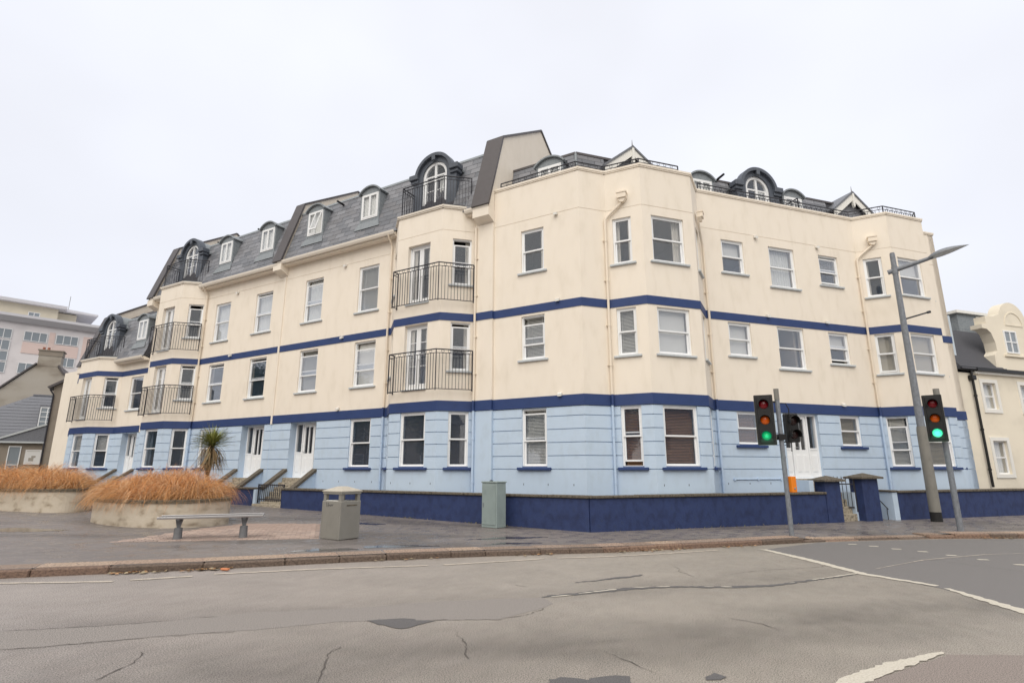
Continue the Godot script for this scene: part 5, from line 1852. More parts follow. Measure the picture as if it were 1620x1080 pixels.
func signal_head(root: Node3D, f: Transform3D, green: String) -> void:
	var n := holder(root, "signal_head", f)
	var s := Shape.new()
	s.cbox(-0.19, 0.19, -0.62, 0.62, -0.22, 0.0, 0.03)
	part(n, "housing", s.done(), mats["black"])
	s = Shape.new()
	s.cbox(-0.225, 0.225, -0.655, 0.655, -0.03, -0.012, 0.008)
	part(n, "backboard", s.done(), mats["black"])
	s = Shape.new()
	s.box(-0.232, -0.226, -0.64, 0.64, -0.03, -0.014)
	s.box(0.226, 0.232, -0.64, 0.64, -0.03, -0.014)
	s.box(-0.21, 0.21, -0.662, -0.656, -0.03, -0.014)
	part(n, "backboard_edge", s.done(), mats["old_grey"])
	var y := 0.40
	for key in ["lens_red", "lens_amber", green]:
		part(n, "lens", mesh_of("lens", func(sh): sh.lathe([Vector2(0.115, 0.0), Vector2(0.1, 0.018), Vector2(0.06, 0.034), Vector2(0.0, 0.042)], 20, Transform3D(Basis(Vector3.RIGHT, PI / 2), Vector3.ZERO))), mats[key], at(0, y, 0.004))
		part(n, "visor", mesh_of("visor", func(sh): sh.ring(arc(0, 0, 0.125, -0.5, PI + 0.5, 18), arc(0, 0, 0.133, -0.5, PI + 0.5, 18), 0.0, 0.16)), mats["black"], at(0, y, 0))
		if key == green:
			var l := OmniLight3D.new()
			l.name = name_for(n, "signal_glow")
			l.light_color = Color(0.25, 1.0, 0.72)
			l.light_energy = 0.05
			l.omni_range = 12.0
			l.omni_attenuation = 2.0
			l.light_size = 0.1
			l.shadow_enabled = true
			l.position = Vector3(0, y, 0.22)
			n.add_child(l, true)
		y -= 0.41

func make_signals() -> void:
	var root := thing("traffic_light", "traffic light with pedestrian signal and orange push-button box on its pole", "traffic light", at(7.09, 0, -14.62), "traffic lights")
	var s := Shape.new()
	s.tube([Vector3(0, -0.15, 0), Vector3(0, 3.45, 0)], [0.06], 14)
	part(root, "pole", s.done(), mats["galvanised"])
	s = Shape.new()
	s.tube([Vector3(0, 3.452, 0), Vector3(0, 3.75, 0)], [0.066], 14)
	part(root, "pole_cap", s.done(), mats["old_grey"])
	signal_head(root, at(-0.42, 2.92, 0.1, -0.42), "lens_green")
	s = Shape.new()
	s.tube([Vector3(0, 3.4, 0), Vector3(-0.3, 3.4, 0.0)], [0.025], 8)
	s.tube([Vector3(0, 2.45, 0), Vector3(-0.3, 2.45, 0.0)], [0.025], 8)
	s.box(-0.1, 0.1, 2.4, 2.55, -0.09, 0.09)
	part(root, "bracket", s.done(), mats["black"])
	var ped := holder(root, "pedestrian_signal", at(0.36, 2.72, -0.02, 0.02))
	s = Shape.new()
	s.cbox(-0.17, 0.17, -0.38, 0.38, -0.2, 0.0, 0.03)
	part(ped, "housing", s.done(), mats["black"])
	for y in [0.18, -0.18]:
		part(ped, "lens", mesh_of("lens", func(_s): pass), mats["lens_off"], at(0, y, 0.004))
		part(ped, "visor", mesh_of("visor", func(_s): pass), mats["black"], at(0, y, 0))
	s = Shape.new()
	s.tube([Vector3(0.03, 3.36, 0), Vector3(0.2, 3.36, 0.03), Vector3(0.27, 3.2, 0.03), Vector3(0.26, 2.9, 0.0)], [0.014], 6)
	s.tube([Vector3(0.06, 2.35, 0.02), Vector3(0.2, 2.33, 0.02), Vector3(0.36, 2.36, 0.0)], [0.018], 6)
	s.tube([Vector3(0.27, 3.2, 0.03), Vector3(0.24, 2.6, 0.06), Vector3(0.22, 2.1, 0.05)], [0.012], 6)
	part(root, "cable", s.done(), mats["rubber"])
	var box := holder(root, "push_button_box", at(0.13, 1.27, 0.02, 0.35))
	s = Shape.new()
	s.cbox(-0.07, 0.09, -0.2, 0.2, -0.08, 0.08, 0.012)
	part(box, "case", s.done(), mats["orange_box"])
	s = Shape.new()
	s.lathe([Vector2(0.03, 0.0), Vector2(0.026, 0.014), Vector2(0.0, 0.018)], 12, Transform3D(Basis(Vector3.RIGHT, PI / 2), Vector3(0.01, -0.1, 0.08)))
	part(box, "button", s.done(), mats["steel"])

	root = thing("traffic_light", "traffic light with bright green lens beside the street lamp", "traffic light", at(12.3, 0, -15.79), "traffic lights")
	s = Shape.new()
	s.tube([Vector3(0, -0.15, 0), Vector3(0, 3.5, 0)], [0.075, 0.07], 14)
	part(root, "pole", s.done(), mats["galvanised"])
	s = Shape.new()
	s.tube([Vector3(0, 3.502, 0), Vector3(0, 3.92, 0)], [0.078], 14)
	part(root, "pole_cap", s.done(), mats["old_grey"])
	signal_head(root, at(-0.34, 3.06, 0.22, -0.62), "lens_green_bright")
	s = Shape.new()
	s.tube([Vector3(0, 3.5, 0), Vector3(-0.25, 3.5, 0.1)], [0.025], 8)
	s.tube([Vector3(0, 2.6, 0), Vector3(-0.25, 2.6, 0.1)], [0.025], 8)
	part(root, "bracket", s.done(), mats["black"])

func make_street_lamp() -> void:
	var root := thing("street_lamp", "tall grey street lamp with a leaf-shaped head over the right bay", "street lamp", at(13.75, 0, -18.57))
	var s := Shape.new()
	s.tube([Vector3(0, -0.2, 0), Vector3(0, 0.35, 0)], [0.17, 0.16], 14)
	part(root, "root_sleeve", s.done(), mats["rubber"])
	s = Shape.new()
	s.tube([Vector3(0, 0.3, 0), Vector3(0, 2.9, 0), Vector3(0, 3.05, 0)], [0.165, 0.15, 0.13], 16)
	part(root, "base_column", s.done(), mats["old_grey"])
	s = Shape.new()
	s.tube([Vector3(0, 3.05, 0), Vector3(0, 9.2, 0), Vector3(0, 9.26, 0)], [0.116, 0.082, 0.07], 14)
	part(root, "column", s.done(), mats["galvanised"])
	var d := Vector3(1.62, 0.42, 1.2)
	var u := d.normalized()
	var foot := Vector3(0, 8.6, 0)
	s = Shape.new()
	s.tube([foot - u * 0.22, foot + u * 0.5, foot + u * 1.15], [0.085, 0.075, 0.06], 10)
	part(root, "arm", s.done(), mats["galvanised"])
	s = Shape.new()
	s.tube([foot + Vector3(0, -0.14, 0), foot + Vector3(0, 0.14, 0)], [0.1], 12)
	part(root, "clamp", s.done(), mats["galvanised"])
	# leaf-shaped lantern
	var side := u.cross(Vector3.UP).normalized()
	var up := side.cross(u).normalized()
	s = Shape.new()
	var under := Shape.new()
	var rows := []
	for k in 11:
		var t := k / 10.0
		var w := 0.24 * sin(PI * pow(t, 0.75)) + 0.06 * (1.0 - t)
		var h := 0.13 * sin(PI * pow(t, 0.8)) + 0.05 * (1.0 - t)
		var c := foot + u * (1.0 + 1.2 * t)
		var row := []
		for a in 9:
			var an := PI * a / 8.0
			row.append(c + side * w * cos(an) + up * h * sin(an))
		rows.append(row)
	for k in 10:
		for a in 8:
			s.quad(rows[k][a], rows[k][a + 1], rows[k + 1][a + 1], rows[k + 1][a])
		under.quad(rows[k][8], rows[k][0], rows[k + 1][0], rows[k + 1][8])
	part(root, "lantern_hood", s.done(), mats["galvanised"])
	part(root, "lantern_glass", under.done(), mats["sill_grey"])
	s = Shape.new()
	s.tube([Vector3(0.05, 6.78, 0), Vector3(0.78, 6.98, 0.2)], [0.03, 0.026], 8)
	s.tube([Vector3(0.74, 6.97, 0.19), Vector3(0.84, 6.995, 0.215)], [0.045], 8)
	part(root, "side_bracket", s.done(), mats["iron"])

func make_litter() -> void:
	rng.seed = 55
	var s := Shape.new()
	s.cbox(-0.075, 0.075, 0.0, 0.03, -0.03, 0.03, 0.008)
	var o := part(self, "brick_fragment", s.done(), mats["orange_wrap"], at(-4.72, rise(-4.72) - ROAD_DROP + 0.012, -9.62, -0.3))
	tag(o, "orange fragment lying against the kerb in the gutter", "debris")
	var g := Shape.new()
	g.tinted = true
	for spot in [[-5.9, 8.95, 0.35, 40], [-5.05, 9.5, 0.3, 36], [-4.9, 9.62, 0.2, 20], [0.4, 11.9, 0.5, 14], [2.6, 12.6, 0.5, 16], [3.6, 12.95, 0.5, 20], [12.6, 15.0, 0.4, 26], [-2.0, 11.0, 0.6, 14], [5.3, 13.45, 0.4, 16]]:
		for k in spot[3]:
			var x: float = spot[0] + rng.randf_range(-1, 1) * spot[2]
			var z := -(kerb_at(x) - 0.03 - absf(rng.randfn()) * 0.07)
			var b := Basis(Vector3.UP, rng.randf() * TAU) * Basis(Vector3.RIGHT, rng.randf_range(-0.5, 0.5))
			var p := Vector3(x, rise(x) - ROAD_DROP + 0.022, z)
			var l := rng.randf_range(0.03, 0.06)
			var q := rng.randf_range(0.6, 1.2)
			g.tint = Color(0.42 * q, 0.24 * q, 0.12 * q) if rng.randf() < 0.6 else Color(0.36 * q, 0.3 * q, 0.2 * q)
			g.tri(p + b * Vector3(-l, 0, 0), p + b * Vector3(0, 0.006, l * 0.5), p + b * Vector3(l, 0, 0))
			g.tri(p + b * Vector3(-l, 0, 0), p + b * Vector3(l, 0, 0), p + b * Vector3(0, 0.006, -l * 0.5))
	var weeds := Shape.new()
	weeds.tinted = true
	for k in 150:
		var s_left := rng.randf_range(0.5, 11.5)
		var near: float = [3.2, 5.6, 2.4, 8.8][rng.randi() % 4] + rng.randfn() * 0.35 if rng.randf() < 0.75 else s_left
		var p3: Vector3 = left_front() * Vector3(-near, 0, 1.23 + absf(rng.randfn()) * 0.03)
		if k % 4 == 0:
			p3 = right_front() * Vector3(rng.randf_range(0.0, 7.5), 0, 1.23 + absf(rng.randfn()) * 0.03)
		var q := rng.randf_range(0.6, 1.2)
		var c := Color(0.16 * q, 0.17 * q, 0.06 * q) if rng.randf() < 0.45 else Color(0.34 * q, 0.28 * q, 0.15 * q)
		var az := rng.randf() * TAU
		blade(weeds, Vector3(p3.x, rise(p3.x), p3.z), Vector3(cos(az) * 0.6, rng.randf_range(0.3, 1.0), sin(az) * 0.6).normalized(), rng.randf_range(0.04, 0.11), 0.007, 0.2, c)
	tag(part(self, "pavement_weeds", weeds.done(), mats["leaf"]), "small weeds sprouting along the foot of the navy wall", "weeds", "", "stuff")
	tag(part(self, "leaf_litter", g.done(), mats["leaf"]), "dry fallen leaves gathered in the gutter along the kerb", "leaves", "", "stuff")

# ------------------------------------------------------------------ neighbours
func plain_window(root: Node3D, f: Transform3D, w: float, h: float, cols: int, rows: int, surround := 0.0, dark := "far_glass") -> void:
	var n := holder(root, "window", f)
	var s := Shape.new()
	rim(s, w, h, 0.06, 0.06, 0.06, -0.02, 0.03)
	for c in range(1, cols):
		s.box(-w / 2 + w * c / cols - 0.03, -w / 2 + w * c / cols + 0.03, 0.06, h - 0.06, -0.015, 0.025)
	for r in range(1, rows):
		s.box(-w / 2 + 0.06, w / 2 - 0.06, h * r / rows - 0.025, h * r / rows + 0.025, -0.012, 0.02)
	part(n, "frame", s.done(), mats["white"])
	for c in cols:
		for r in rows:
			s = Shape.new()
			s.box(-w / 2 + w * c / cols + 0.02, -w / 2 + w * (c + 1) / cols - 0.02, h * r / rows + 0.02, h * (r + 1) / rows - 0.02, -0.03, -0.005)
			part(n, "pane", s.done(), mats[dark])
	if surround > 0:
		s = Shape.new()
		rim(s, w + surround * 2, h + surround * 2, surround, surround, surround, 0.0, 0.04)
		part(n, "surround", s.done(), mats["white_paint"], at(0, -surround, 0))

func make_right_house() -> void:
	var root := thing("neighbour_house", "pale yellow house with curved gable and black downpipe beside the block", "house", right_front() * at(21.5, 0, -0.3))
	var x0 := -4.35
	var s := Shape.new()
	var holes := [[18.78 - 17.15, 19.66 - 17.15, 1.45, 2.8], [18.82 - 17.15, 19.64 - 17.15, 4.11, 5.24], [21.25 - 17.15, 22.1 - 17.15, 4.11, 5.24], [21.25 - 17.15, 22.1 - 17.15, 1.45, 2.8]]
	var sink := {}
	run_wall(sink, at(x0, 0, 0), 10.0, [[-0.3, 5.62, 0.0, "house_cream"]], holes)
	commit_walls(root, sink)
	for o in holes:
		var lx: float = x0 + (o[0] + o[1]) / 2
		plain_window(root, at(lx, o[2], -0.12), o[1] - o[0], o[3] - o[2], 1, 2, 0.0, "glass")
		s = Shape.new()
		rim(s, o[1] - o[0] + 0.3, o[3] - o[2] + 0.3, 0.15, 0.15, 0.15, 0.0, 0.04)
		part(root, "window_surround", s.done(), mats["white_paint"], at(lx, o[2] - 0.15, 0))
		s = Shape.new()
		pleats(s, lx - 0.4, lx + 0.4, o[2], o[3], -0.26, 40.0)
		part(root, "net_curtain", s.done(), mats["net"])
	s = Shape.new()
	s.box(x0, x0 + 10.0, -0.3, 5.6, -6.0, -5.8)
	s.box(x0, x0 + 0.2, -0.3, 5.6, -5.8, -0.3)
	s.box(x0 + 9.8, x0 + 10.0, -0.3, 5.6, -5.8, -0.3)
	part(root, "rear_wall", s.done(), mats["house_cream"])
	# curved gable front
	var gx := -1.6
	var o := PackedVector2Array([Vector2(gx, 5.85), Vector2(gx + 0.05, 6.5), Vector2(gx + 0.28, 6.7), Vector2(gx + 0.26, 7.1), Vector2(gx + 0.1, 7.5), Vector2(gx - 0.12, 7.66), Vector2(gx - 0.42, 7.68), Vector2(gx - 0.42, 7.86), Vector2(gx - 0.1, 7.9), Vector2(gx - 0.1, 8.25), Vector2(gx + 0.5, 8.3)])
	for p in arc(0.15, 8.12, 0.92, PI - 0.35, 0.35, 16):
		o.append(p)
	o.append(Vector2(1.8, 8.4))
	o.append(Vector2(4.5, 8.4))
	o.append(Vector2(4.5, 5.85))
	s = Shape.new()
	s.prism(o, -0.4, 0.06)
	part(root, "gable_front", s.done(), mats["house_cream"])
	s = Shape.new()
	s.ring(arc(0.15, 7.98, 0.56, 0.0, PI, 16), arc(0.15, 7.98, 0.60, 0.0, PI, 16), 0.06, 0.085)
	s.box(-0.45, 0.75, 7.93, 7.98, 0.06, 0.085)
	part(root, "arch_moulding", s.done(), mats["house_cream"])
	plain_window(root, at(-0.3, 6.64, 0.075), 0.84, 1.03, 2, 2)
	s = Shape.new()
	s.box(-0.9, 0.4, 6.48, 6.56, 0.06, 0.14)
	part(root, "sill", s.done(), mats["house_cream"])
	s = Shape.new()
	s.box(-3.1, 5.65, 5.7, 5.84, 0.0, 0.22)
	s.box(-4.35, -2.05, 5.72, 5.86, 0.0, 0.16)
	part(root, "gutter", s.done(), mats["black"])
	s = Shape.new()
	s.box(-3.1, 5.65, 5.6, 5.7, 0.0, 0.12)
	part(root, "fascia", s.done(), mats["white_paint"])
	s = Shape.new()
	s.quad(Vector3(-4.35, 5.86, 0.1), Vector3(-1.0, 5.86, 0.1), Vector3(1.6, 8.0, -1.5), Vector3(-4.35, 8.0, -1.5))
	s.quad(Vector3(-4.35, 5.6, -0.3), Vector3(5.65, 5.6, -0.3), Vector3(5.65, 8.0, -3.0), Vector3(-4.35, 8.0, -3.0))
	s.quad(Vector3(-4.35, 8.0, -3.0), Vector3(5.65, 8.0, -3.0), Vector3(5.65, 5.6, -6.0), Vector3(-4.35, 5.6, -6.0))
	s.quad(Vector3(-4.35, 8.0, -1.5), Vector3(1.6, 8.0, -1.5), Vector3(1.6, 8.0, -3.0), Vector3(-4.35, 8.0, -3.0))
	part(root, "roof", s.done(), mats["black_slate"])
	s = Shape.new()
	for k in 16:
		var t := k / 16.0
		s.box(-4.0, -1.3 + 1.6 * t, -0.006, 0.01, 0.0, 0.18, Transform3D(Basis(Vector3.RIGHT, 0.93), Vector3(0, lerpf(5.9, 7.95, t), lerpf(0.09, -1.46, t))))
	part(root, "slate_courses", s.done(), mats["black_slate"])
	s = Shape.new()
	s.box(-3.75, -3.4, 5.9, 8.2, -1.7, -0.3)
	part(root, "party_parapet", s.done(), mats["pale_blue_render"])
	s = Shape.new()
	s.box(-0.6, 1.2, 7.9, 8.95, -3.4, -1.7)
	part(root, "roof_dormer", s.done(), mats["lead"])
	s = Shape.new()
	s.box(-0.8, 1.4, 8.95, 9.08, -3.5, -1.55)
	s.box(0.7, 0.9, 7.95, 8.9, -1.7, -1.66)
	part(root, "dormer_trim", s.done(), mats["white_paint"])
	s = Shape.new()
	s.tube([Vector3(-3.35, 5.7, 0.1), Vector3(-3.35, 5.5, 0.1), Vector3(-3.35, 0.95, 0.1)], [0.05], 8)
	for y in [1.6, 3.2, 4.6]:
		s.tube([Vector3(-3.35, y, 0.1), Vector3(-3.35, y + 0.08, 0.1)], [0.065], 8)
	part(root, "downpipe", s.done(), mats["black"])
	s = Shape.new()
	s.cbox(-3.47, -3.23, 5.3, 5.5, 0.0, 0.2, 0.02)
	part(root, "hopper_head", s.done(), mats["black"])
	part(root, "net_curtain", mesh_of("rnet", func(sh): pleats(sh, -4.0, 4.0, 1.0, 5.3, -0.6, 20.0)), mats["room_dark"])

func make_far_left() -> void:
	# office block
	var root := thing("office_block", "large pink and white block with grey cornice, far behind the chimney", "building", at(-54.6, 0, -60, PI / 4))
	var s := Shape.new()
	s.box(-14, 30, -1, 17.6, -18, 0)
	part(root, "wall", s.done(), mats["far_white"])
	s = Shape.new()
	s.prism(PackedVector2Array([Vector2(0, 17.6), Vector2(0.35, 17.65), Vector2(0.9, 18.15), Vector2(0.9, 18.45), Vector2(-18, 18.45), Vector2(-18, 17.6)]), -30.5, 14.5, Transform3D(PROFILE, Vector3.ZERO))
	part(root, "cornice", s.done(), mats["far_cornice"])
	s = Shape.new()
	s.box(-14, 2.3, 18.4, 20.1, -14, -1.2)
	s.box(2.3, 4.2, 18.4, 20.0, -14, -2.6)
	part(root, "penthouse", s.done(), mats["far_sand"])
	s = Shape.new()
	s.box(-14.5, 3.0, 20.1, 20.45, -14.5, -0.5)
	s.prism(PackedVector2Array([Vector2(3.0, 20.1), Vector2(6.2, 20.1), Vector2(6.2, 20.3), Vector2(3.0, 20.45)]), -14.5, -1.8)
	part(root, "penthouse_roof", s.done(), mats["far_cornice"])
	for q in [[-0.35, 1.75, 14.3, 15.55], [1.85, 2.35, 14.3, 17.0], [2.35, 4.65, 14.3, 15.65], [4.95, 7.6, 11.0, 17.0], [-0.3, 1.7, 10.0, 11.5]]:
		s = Shape.new()
		s.box(q[0] + 0.003, q[1] - 0.003, q[2], q[3], 0.0, 0.05)
		part(root, "pink_panel", s.done(), mats["far_pink"])
	for q in [[-0.35, 1.68, 15.7, 16.8], [2.45, 4.5, 15.75, 16.85], [-3.4, -1.35, 15.7, 16.8], [2.45, 4.5, 13.2, 14.25], [-3.4, -1.35, 14.4, 15.55], [-3.4, -1.35, 13.2, 14.3], [-3.4, -1.35, 11.9, 13.1], [-0.35, 1.68, 12.0, 13.2], [5.6, 7.4, 15.75, 16.85]]:
		plain_window(root, at((q[0] + q[1]) / 2, q[2], 0.06), q[1] - q[0], q[3] - q[2], 3, 1)
	plain_window(root, at(0.2, 18.55, -1.18), 1.05, 0.75, 2, 1)
	s = Shape.new()
	s.tube([Vector3(3.4, 20.4, -4), Vector3(3.4, 22.6, -4)], [0.03], 5)
	part(root, "aerial", s.done(), mats["old_grey"])
	# rendered gable with chimney
	root = thing("gable_house", "grey rendered gable end with a broad chimney, behind the slate cottage", "house", at(-41, 0, -50, 0.5223))
	s = Shape.new()
	s.prism(PackedVector2Array([Vector2(-8.5, -0.5), Vector2(2.6, -0.5), Vector2(2.6, 8.2), Vector2(-0.5, 10.2), Vector2(-0.95, 10.85), Vector2(-2.4, 10.85), Vector2(-8.5, 4.2)]), -7.0, 0.0)
	part(root, "gable_wall", s.done(), mats["far_stone"])
	s = Shape.new()
	s.prism(PackedVector2Array([Vector2(-8.6, 4.15), Vector2(-2.45, 10.87), Vector2(-2.45, 11.05), Vector2(-8.75, 4.2)]), -7.0, 0.12)
	s.prism(PackedVector2Array([Vector2(2.7, 8.1), Vector2(-0.5, 10.2), Vector2(-0.9, 10.87), Vector2(-0.8, 11.0), Vector2(-0.4, 10.35), Vector2(2.8, 8.25)]), -7.0, 0.12)
	part(root, "roof_verge", s.done(), mats["cap_metal"])
	var ch := holder(root, "chimney")
	s = Shape.new()
	s.box(-2.38, -0.72, 10.8, 11.75, -1.0, 0.02)
	part(ch, "stack", s.done(), mats["far_stone"])
	s = Shape.new()
	s.box(-2.42, -0.68, 11.752, 12.2, -1.04, 0.06)
	s.box(-2.5, -0.6, 12.2, 12.3, -1.1, 0.12)
	part(ch, "cap", s.done(), mats["far_brown"])
	for x in [-2.2, -1.85]:
		s = Shape.new()
		s.tube([Vector3(x, 12.3, -0.5), Vector3(x, 12.6, -0.5)], [0.12, 0.1], 8)
		part(ch, "chimney_pot", s.done(), mats["clay"])
	# a lower ridge and chimney further left
	root = thing("low_house", "low house with two clay chimney pots left of the broad chimney", "house", at(-46.5, 0, -52, 0.5223))
	s = Shape.new()
	s.prism(PackedVector2Array([Vector2(-5, -0.5), Vector2(4, -0.5), Vector2(4, 7.6), Vector2(-5, 8.4)]), -6.0, 0.0)
	part(root, "wall", s.done(), mats["far_grey"])
	s = Shape.new()
	s.box(-0.6, 2.6, 8.2, 9.3, -1.2, 0.0)
	s.box(-0.75, 2.75, 9.3, 9.45, -1.3, 0.1)
	part(root, "chimney_stack", s.done(), mats["far_grey"])
	for x in [0.2, 1.4]:
		s = Shape.new()
		s.tube([Vector3(x, 9.45, -0.5), Vector3(x, 9.85, -0.5)], [0.14, 0.11], 8)
		part(root, "chimney_pot", s.done(), mats["clay"])
	# slate-roofed cottage with porch
	root = thing("cottage", "slate roofed cottage with white sash dormer and lean-to porch", "house", at(-37.5, 0, -44, 0.5223))
	s = Shape.new()
	s.box(-7, 3.0, -0.5, 3.8, -6, 0)
	part(root, "wall", s.done(), mats["far_grey"])
	s = Shape.new()
	s.quad(Vector3(-7.5, 3.75, 0.3), Vector3(3.2, 3.75, 0.3), Vector3(3.2, 7.7, -3.0), Vector3(-1.4, 7.7, -3.0))
	s.quad(Vector3(-7.5, 3.75, 0.3), Vector3(-1.4, 7.7, -3.0), Vector3(-1.4, 7.7, -3.1), Vector3(-7.5, 3.75, -6.3))
	s.quad(Vector3(3.2, 3.75, -6.3), Vector3(-7.5, 3.75, -6.3), Vector3(-1.4, 7.7, -3.1), Vector3(3.2, 7.7, -3.1))
	s.box(-1.45, 3.2, 7.66, 7.78, -3.2, -2.9)
	part(root, "roof", s.done(), mats["far_slate"])
	s = Shape.new()
	for k in 15:
		var t := (k + 0.5) / 15.0
		s.box(-7.4 + 6.0 * t, 3.2, -0.01, 0.025, 0.0, 0.3, Transform3D(Basis(Vector3.RIGHT, 0.875), Vector3(0, lerpf(3.75, 7.7, t), lerpf(0.3, -3.0, t))))
	part(root, "slate_courses", s.done(), mats["far_slate"])
	s = Shape.new()
	s.box(-0.45, 0.75, 4.9, 6.75, -2.4, -0.72)
	part(root, "dormer_cheeks", s.done(), mats["far_slate"])
	plain_window(root, at(0.1, 5.0, -0.68), 0.95, 1.55, 2, 4, 0.0)
	s = Shape.new()
	s.tube([Vector3(-7.5, 3.8, 0.32), Vector3(3.2, 3.8, 0.32)], [0.07], 6)
	part(root, "gutter", s.done(), mats["sill_grey"])
	var porch := holder(root, "porch")
	s = Shape.new()
	s.box(-1.9, 1.4, -0.5, 3.6, 0.0, 1.5)
	part(porch, "porch_wall", s.done(), mats["far_brown"])
	s = Shape.new()
	s.prism(PackedVector2Array([Vector2(-2.1, 3.62), Vector2(1.6, 3.62), Vector2(1.6, 5.2), Vector2(1.2, 5.2), Vector2(-2.1, 3.76)]), 0.0, 1.7)
	part(porch, "porch_roof", s.done(), mats["far_slate"])
	s = Shape.new()
	s.prism(PackedVector2Array([Vector2(-2.15, 3.76), Vector2(1.2, 5.2), Vector2(1.2, 5.34), Vector2(-2.2, 3.88)]), 1.5, 1.78)
	s.box(-2.2, 1.65, 3.58, 3.7, 1.66, 1.78)
	part(porch, "white_trim", s.done(), mats["sill_grey"])
	plain_window(root, at(-1.0, 0.6, 1.53), 0.75, 2.75, 1, 2)
	s = Shape.new()
	s.box(-0.35, 0.6, 2.0, 3.1, 1.5, 1.56)
	var board := part(porch, "notice_board", s.done(), mats["board_white"])
	s = Shape.new()
	for q in [[-0.1, 2.25, 0.2, 2.5], [0.05, 2.5, 0.3, 2.65], [-0.28, 2.97, 0.5, 3.0]]:
		s.box(q[0], q[2], q[1], q[3], 1.56, 1.564)
	part(board, "print", s.done(), mats["far_grey"])
	# narrow brown gable against the terrace
	root = thing("narrow_house", "narrow brown house end with grey bargeboard against the terrace", "house", at(-32.3, 0, -37.9, 0.5223))
	s = Shape.new()
	s.prism(PackedVector2Array([Vector2(0.3, -0.5), Vector2(2.4, -0.5), Vector2(2.4, 8.6), Vector2(1.7, 8.3), Vector2(0.3, 7.25)]), -6.0, 0.0)
	part(root, "gable_wall", s.done(), mats["far_brown"])
	s = Shape.new()
	s.prism(PackedVector2Array([Vector2(0.05, 7.1), Vector2(2.4, 8.75), Vector2(2.4, 8.95), Vector2(-0.05, 7.22)]), -6.0, 0.25)
	part(root, "bargeboard", s.done(), mats["cap_metal"])
	s = Shape.new()
	s.tube([Vector3(0.15, 7.05, 0.3), Vector3(0.35, 6.7, 0.08), Vector3(0.35, 0.5, 0.08)], [0.05], 6)
	part(root, "downpipe", s.done(), mats["iron"])

# faint, broad unevenness of the overcast
func cloud_cover() -> Texture2D:
	var f := FastNoiseLite.new()
	f.seed = 77
	f.frequency = 0.9
	f.fractal_octaves = 4
	var im := Image.create(512, 256, false, Image.FORMAT_RGBA8)
	for y in 256:
		var el := PI * (0.5 - (y + 0.5) / 256.0)
		for x in 512:
			var az := TAU * (x + 0.5) / 512.0
			var d := Vector3(cos(az) * cos(el), sin(el) * 1.6, sin(az) * cos(el))
			var k := clampf(0.5 + 0.9 * f.get_noise_3dv(d * 1.6), 0.0, 1.0)
			im.set_pixel(x, y, Color(0.30, 0.31, 0.33, k))
	return ImageTexture.create_from_image(im)

# plain houses across the roads, out of the picture, mirrored in the ground floor panes
func make_opposite_houses() -> void:
	var spots := [[-46.0, -2.0, 1.5], [-50.0, -16.0, 1.4], [-56.0, -34.0, 1.2], [-30.0, 14.0, 0.7], [-12.0, 22.0, 0.2], [6.0, 23.0, 0.0], [24.0, 18.0, -0.5], [38.0, 8.0, -0.9], [50.0, -6.0, -1.2]]
	for k in spots.size():
		var q: Array = spots[k]
		var h := 6.0 + fposmod(k * 0.7, 1.6)
		var root := thing("opposite_house", "plain rendered house across the road, seen only mirrored in the windows", "house", on_ground(q[0], q[1], q[2] + (0.0 if q[1] < 10 else PI - 2.0 * q[2] * 0.0)), "houses across the road")
		var s := Shape.new()
		s.box(-7.5, 7.5, -0.3, h, -4, 4)
		part(root, "wall", s.done(), mats["far_brown" if k % 2 else "far_grey"])
		s = Shape.new()
		s.prism(PackedVector2Array([Vector2(-4.4, h), Vector2(4.4, h), Vector2(0, h + 3.0)]), -7.8, 7.8, Transform3D(Basis(Vector3.UP, PI / 2), Vector3.ZERO))
		part(root, "roof", s.done(), mats["black_slate"])
		for z in [-4.03, 4.03]:
			for x in [-5.0, -1.7, 1.7, 5.0]:
				for y in [1.0, 4.0]:
					plain_window(root, at(x, y, z, 0.0 if z > 0 else PI), 1.1, 1.5, 1, 2)

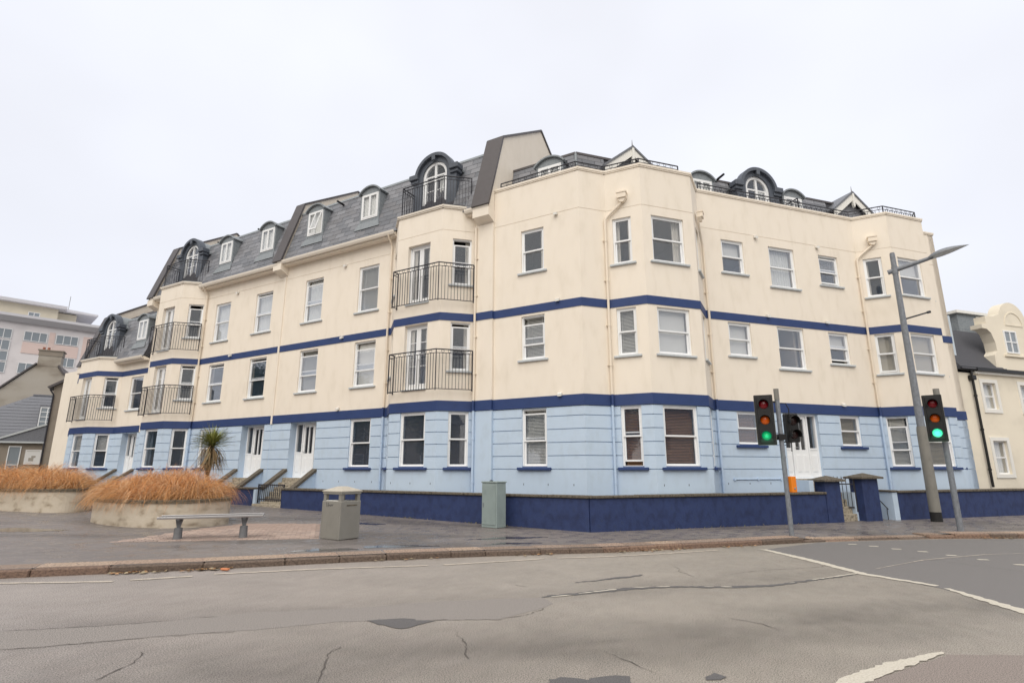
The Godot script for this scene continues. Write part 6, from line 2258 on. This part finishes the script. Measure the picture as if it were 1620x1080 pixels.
# ------------------------------------------------------------------ scene
func _ready() -> void:
	var cam := Camera3D.new()
	cam.name = "camera"
	cam.position = Vector3(0, 1.65, 0)
	cam.rotation = Vector3(deg_to_rad(13.12), 0, 0)
	cam.fov = 63.84
	cam.near = 0.05
	cam.far = 1200.0
	add_child(cam)
	cam.current = true
	var env := Environment.new()
	env.background_mode = Environment.BG_SKY
	var sky := Sky.new()
	var air := ProceduralSkyMaterial.new()
	air.sky_top_color = Color(0.784, 0.79, 0.816)
	air.sky_cover = cloud_cover()
	air.sky_horizon_color = Color(0.755, 0.767, 0.803)
	air.sky_curve = 0.3
	air.ground_bottom_color = Color(0.5, 0.48, 0.46)
	air.ground_horizon_color = Color(0.7, 0.7, 0.72)
	air.sun_angle_max = 1.0
	sky.sky_material = air
	env.sky = sky
	env.tonemap_mode = Environment.TONE_MAPPER_LINEAR
	env.tonemap_exposure = 1.5
	env.sdfgi_enabled = true
	env.ssao_enabled = true
	env.ssil_enabled = true
	var we := WorldEnvironment.new()
	we.name = "world_environment"
	we.environment = env
	add_child(we)
	var sun := DirectionalLight3D.new()
	sun.name = "overcast_sun"
	sun.light_color = Color(1.0, 0.975, 0.94)
	sun.light_energy = 0.5
	sun.light_angular_distance = 60.0
	sun.shadow_enabled = true
	sun.rotation = Vector3(deg_to_rad(-48), deg_to_rad(-12), 0)
	add_child(sun)
	make_materials()
	plain("orange_wrap", rgb(205, 132, 92), 0.8)
	make_ground()
	make_terrace()
	make_corner_block()
	make_right_house()
	make_far_left()
	make_boundary()
	planter("rendered planter with curved front behind the steel bench", "dry orange grass overflowing the planter behind the bench", pv([-11.95, 16.8, -11.5, 15.65, -10.7, 14.95, -9.65, 14.45, -8.6, 14.4, -7.95, 14.9, -7.85, 15.9, -9.3, 17.8, -10.3, 18.9, -11.4, 18.7, -12.0, 17.8]), 101, Vector2(-0.07, -0.04))
	planter("long rendered planter at the left edge of the picture", "dry orange grass in the long planter at the left edge", pv([-24, 18.5, -20.0, 18.35, -16.2, 18.1, -14.7, 17.8, -13.95, 17.95, -13.9, 18.6, -14.9, 20.2, -16.2, 21.3, -20.0, 21.6, -24, 21.5]), 202, Vector2(-0.05, -0.03))
	make_cordyline()
	make_bench()
	make_bin()
	make_cabinet()
	make_signals()
	make_street_lamp()
	make_litter()
	make_street_trees()
	make_opposite_houses()
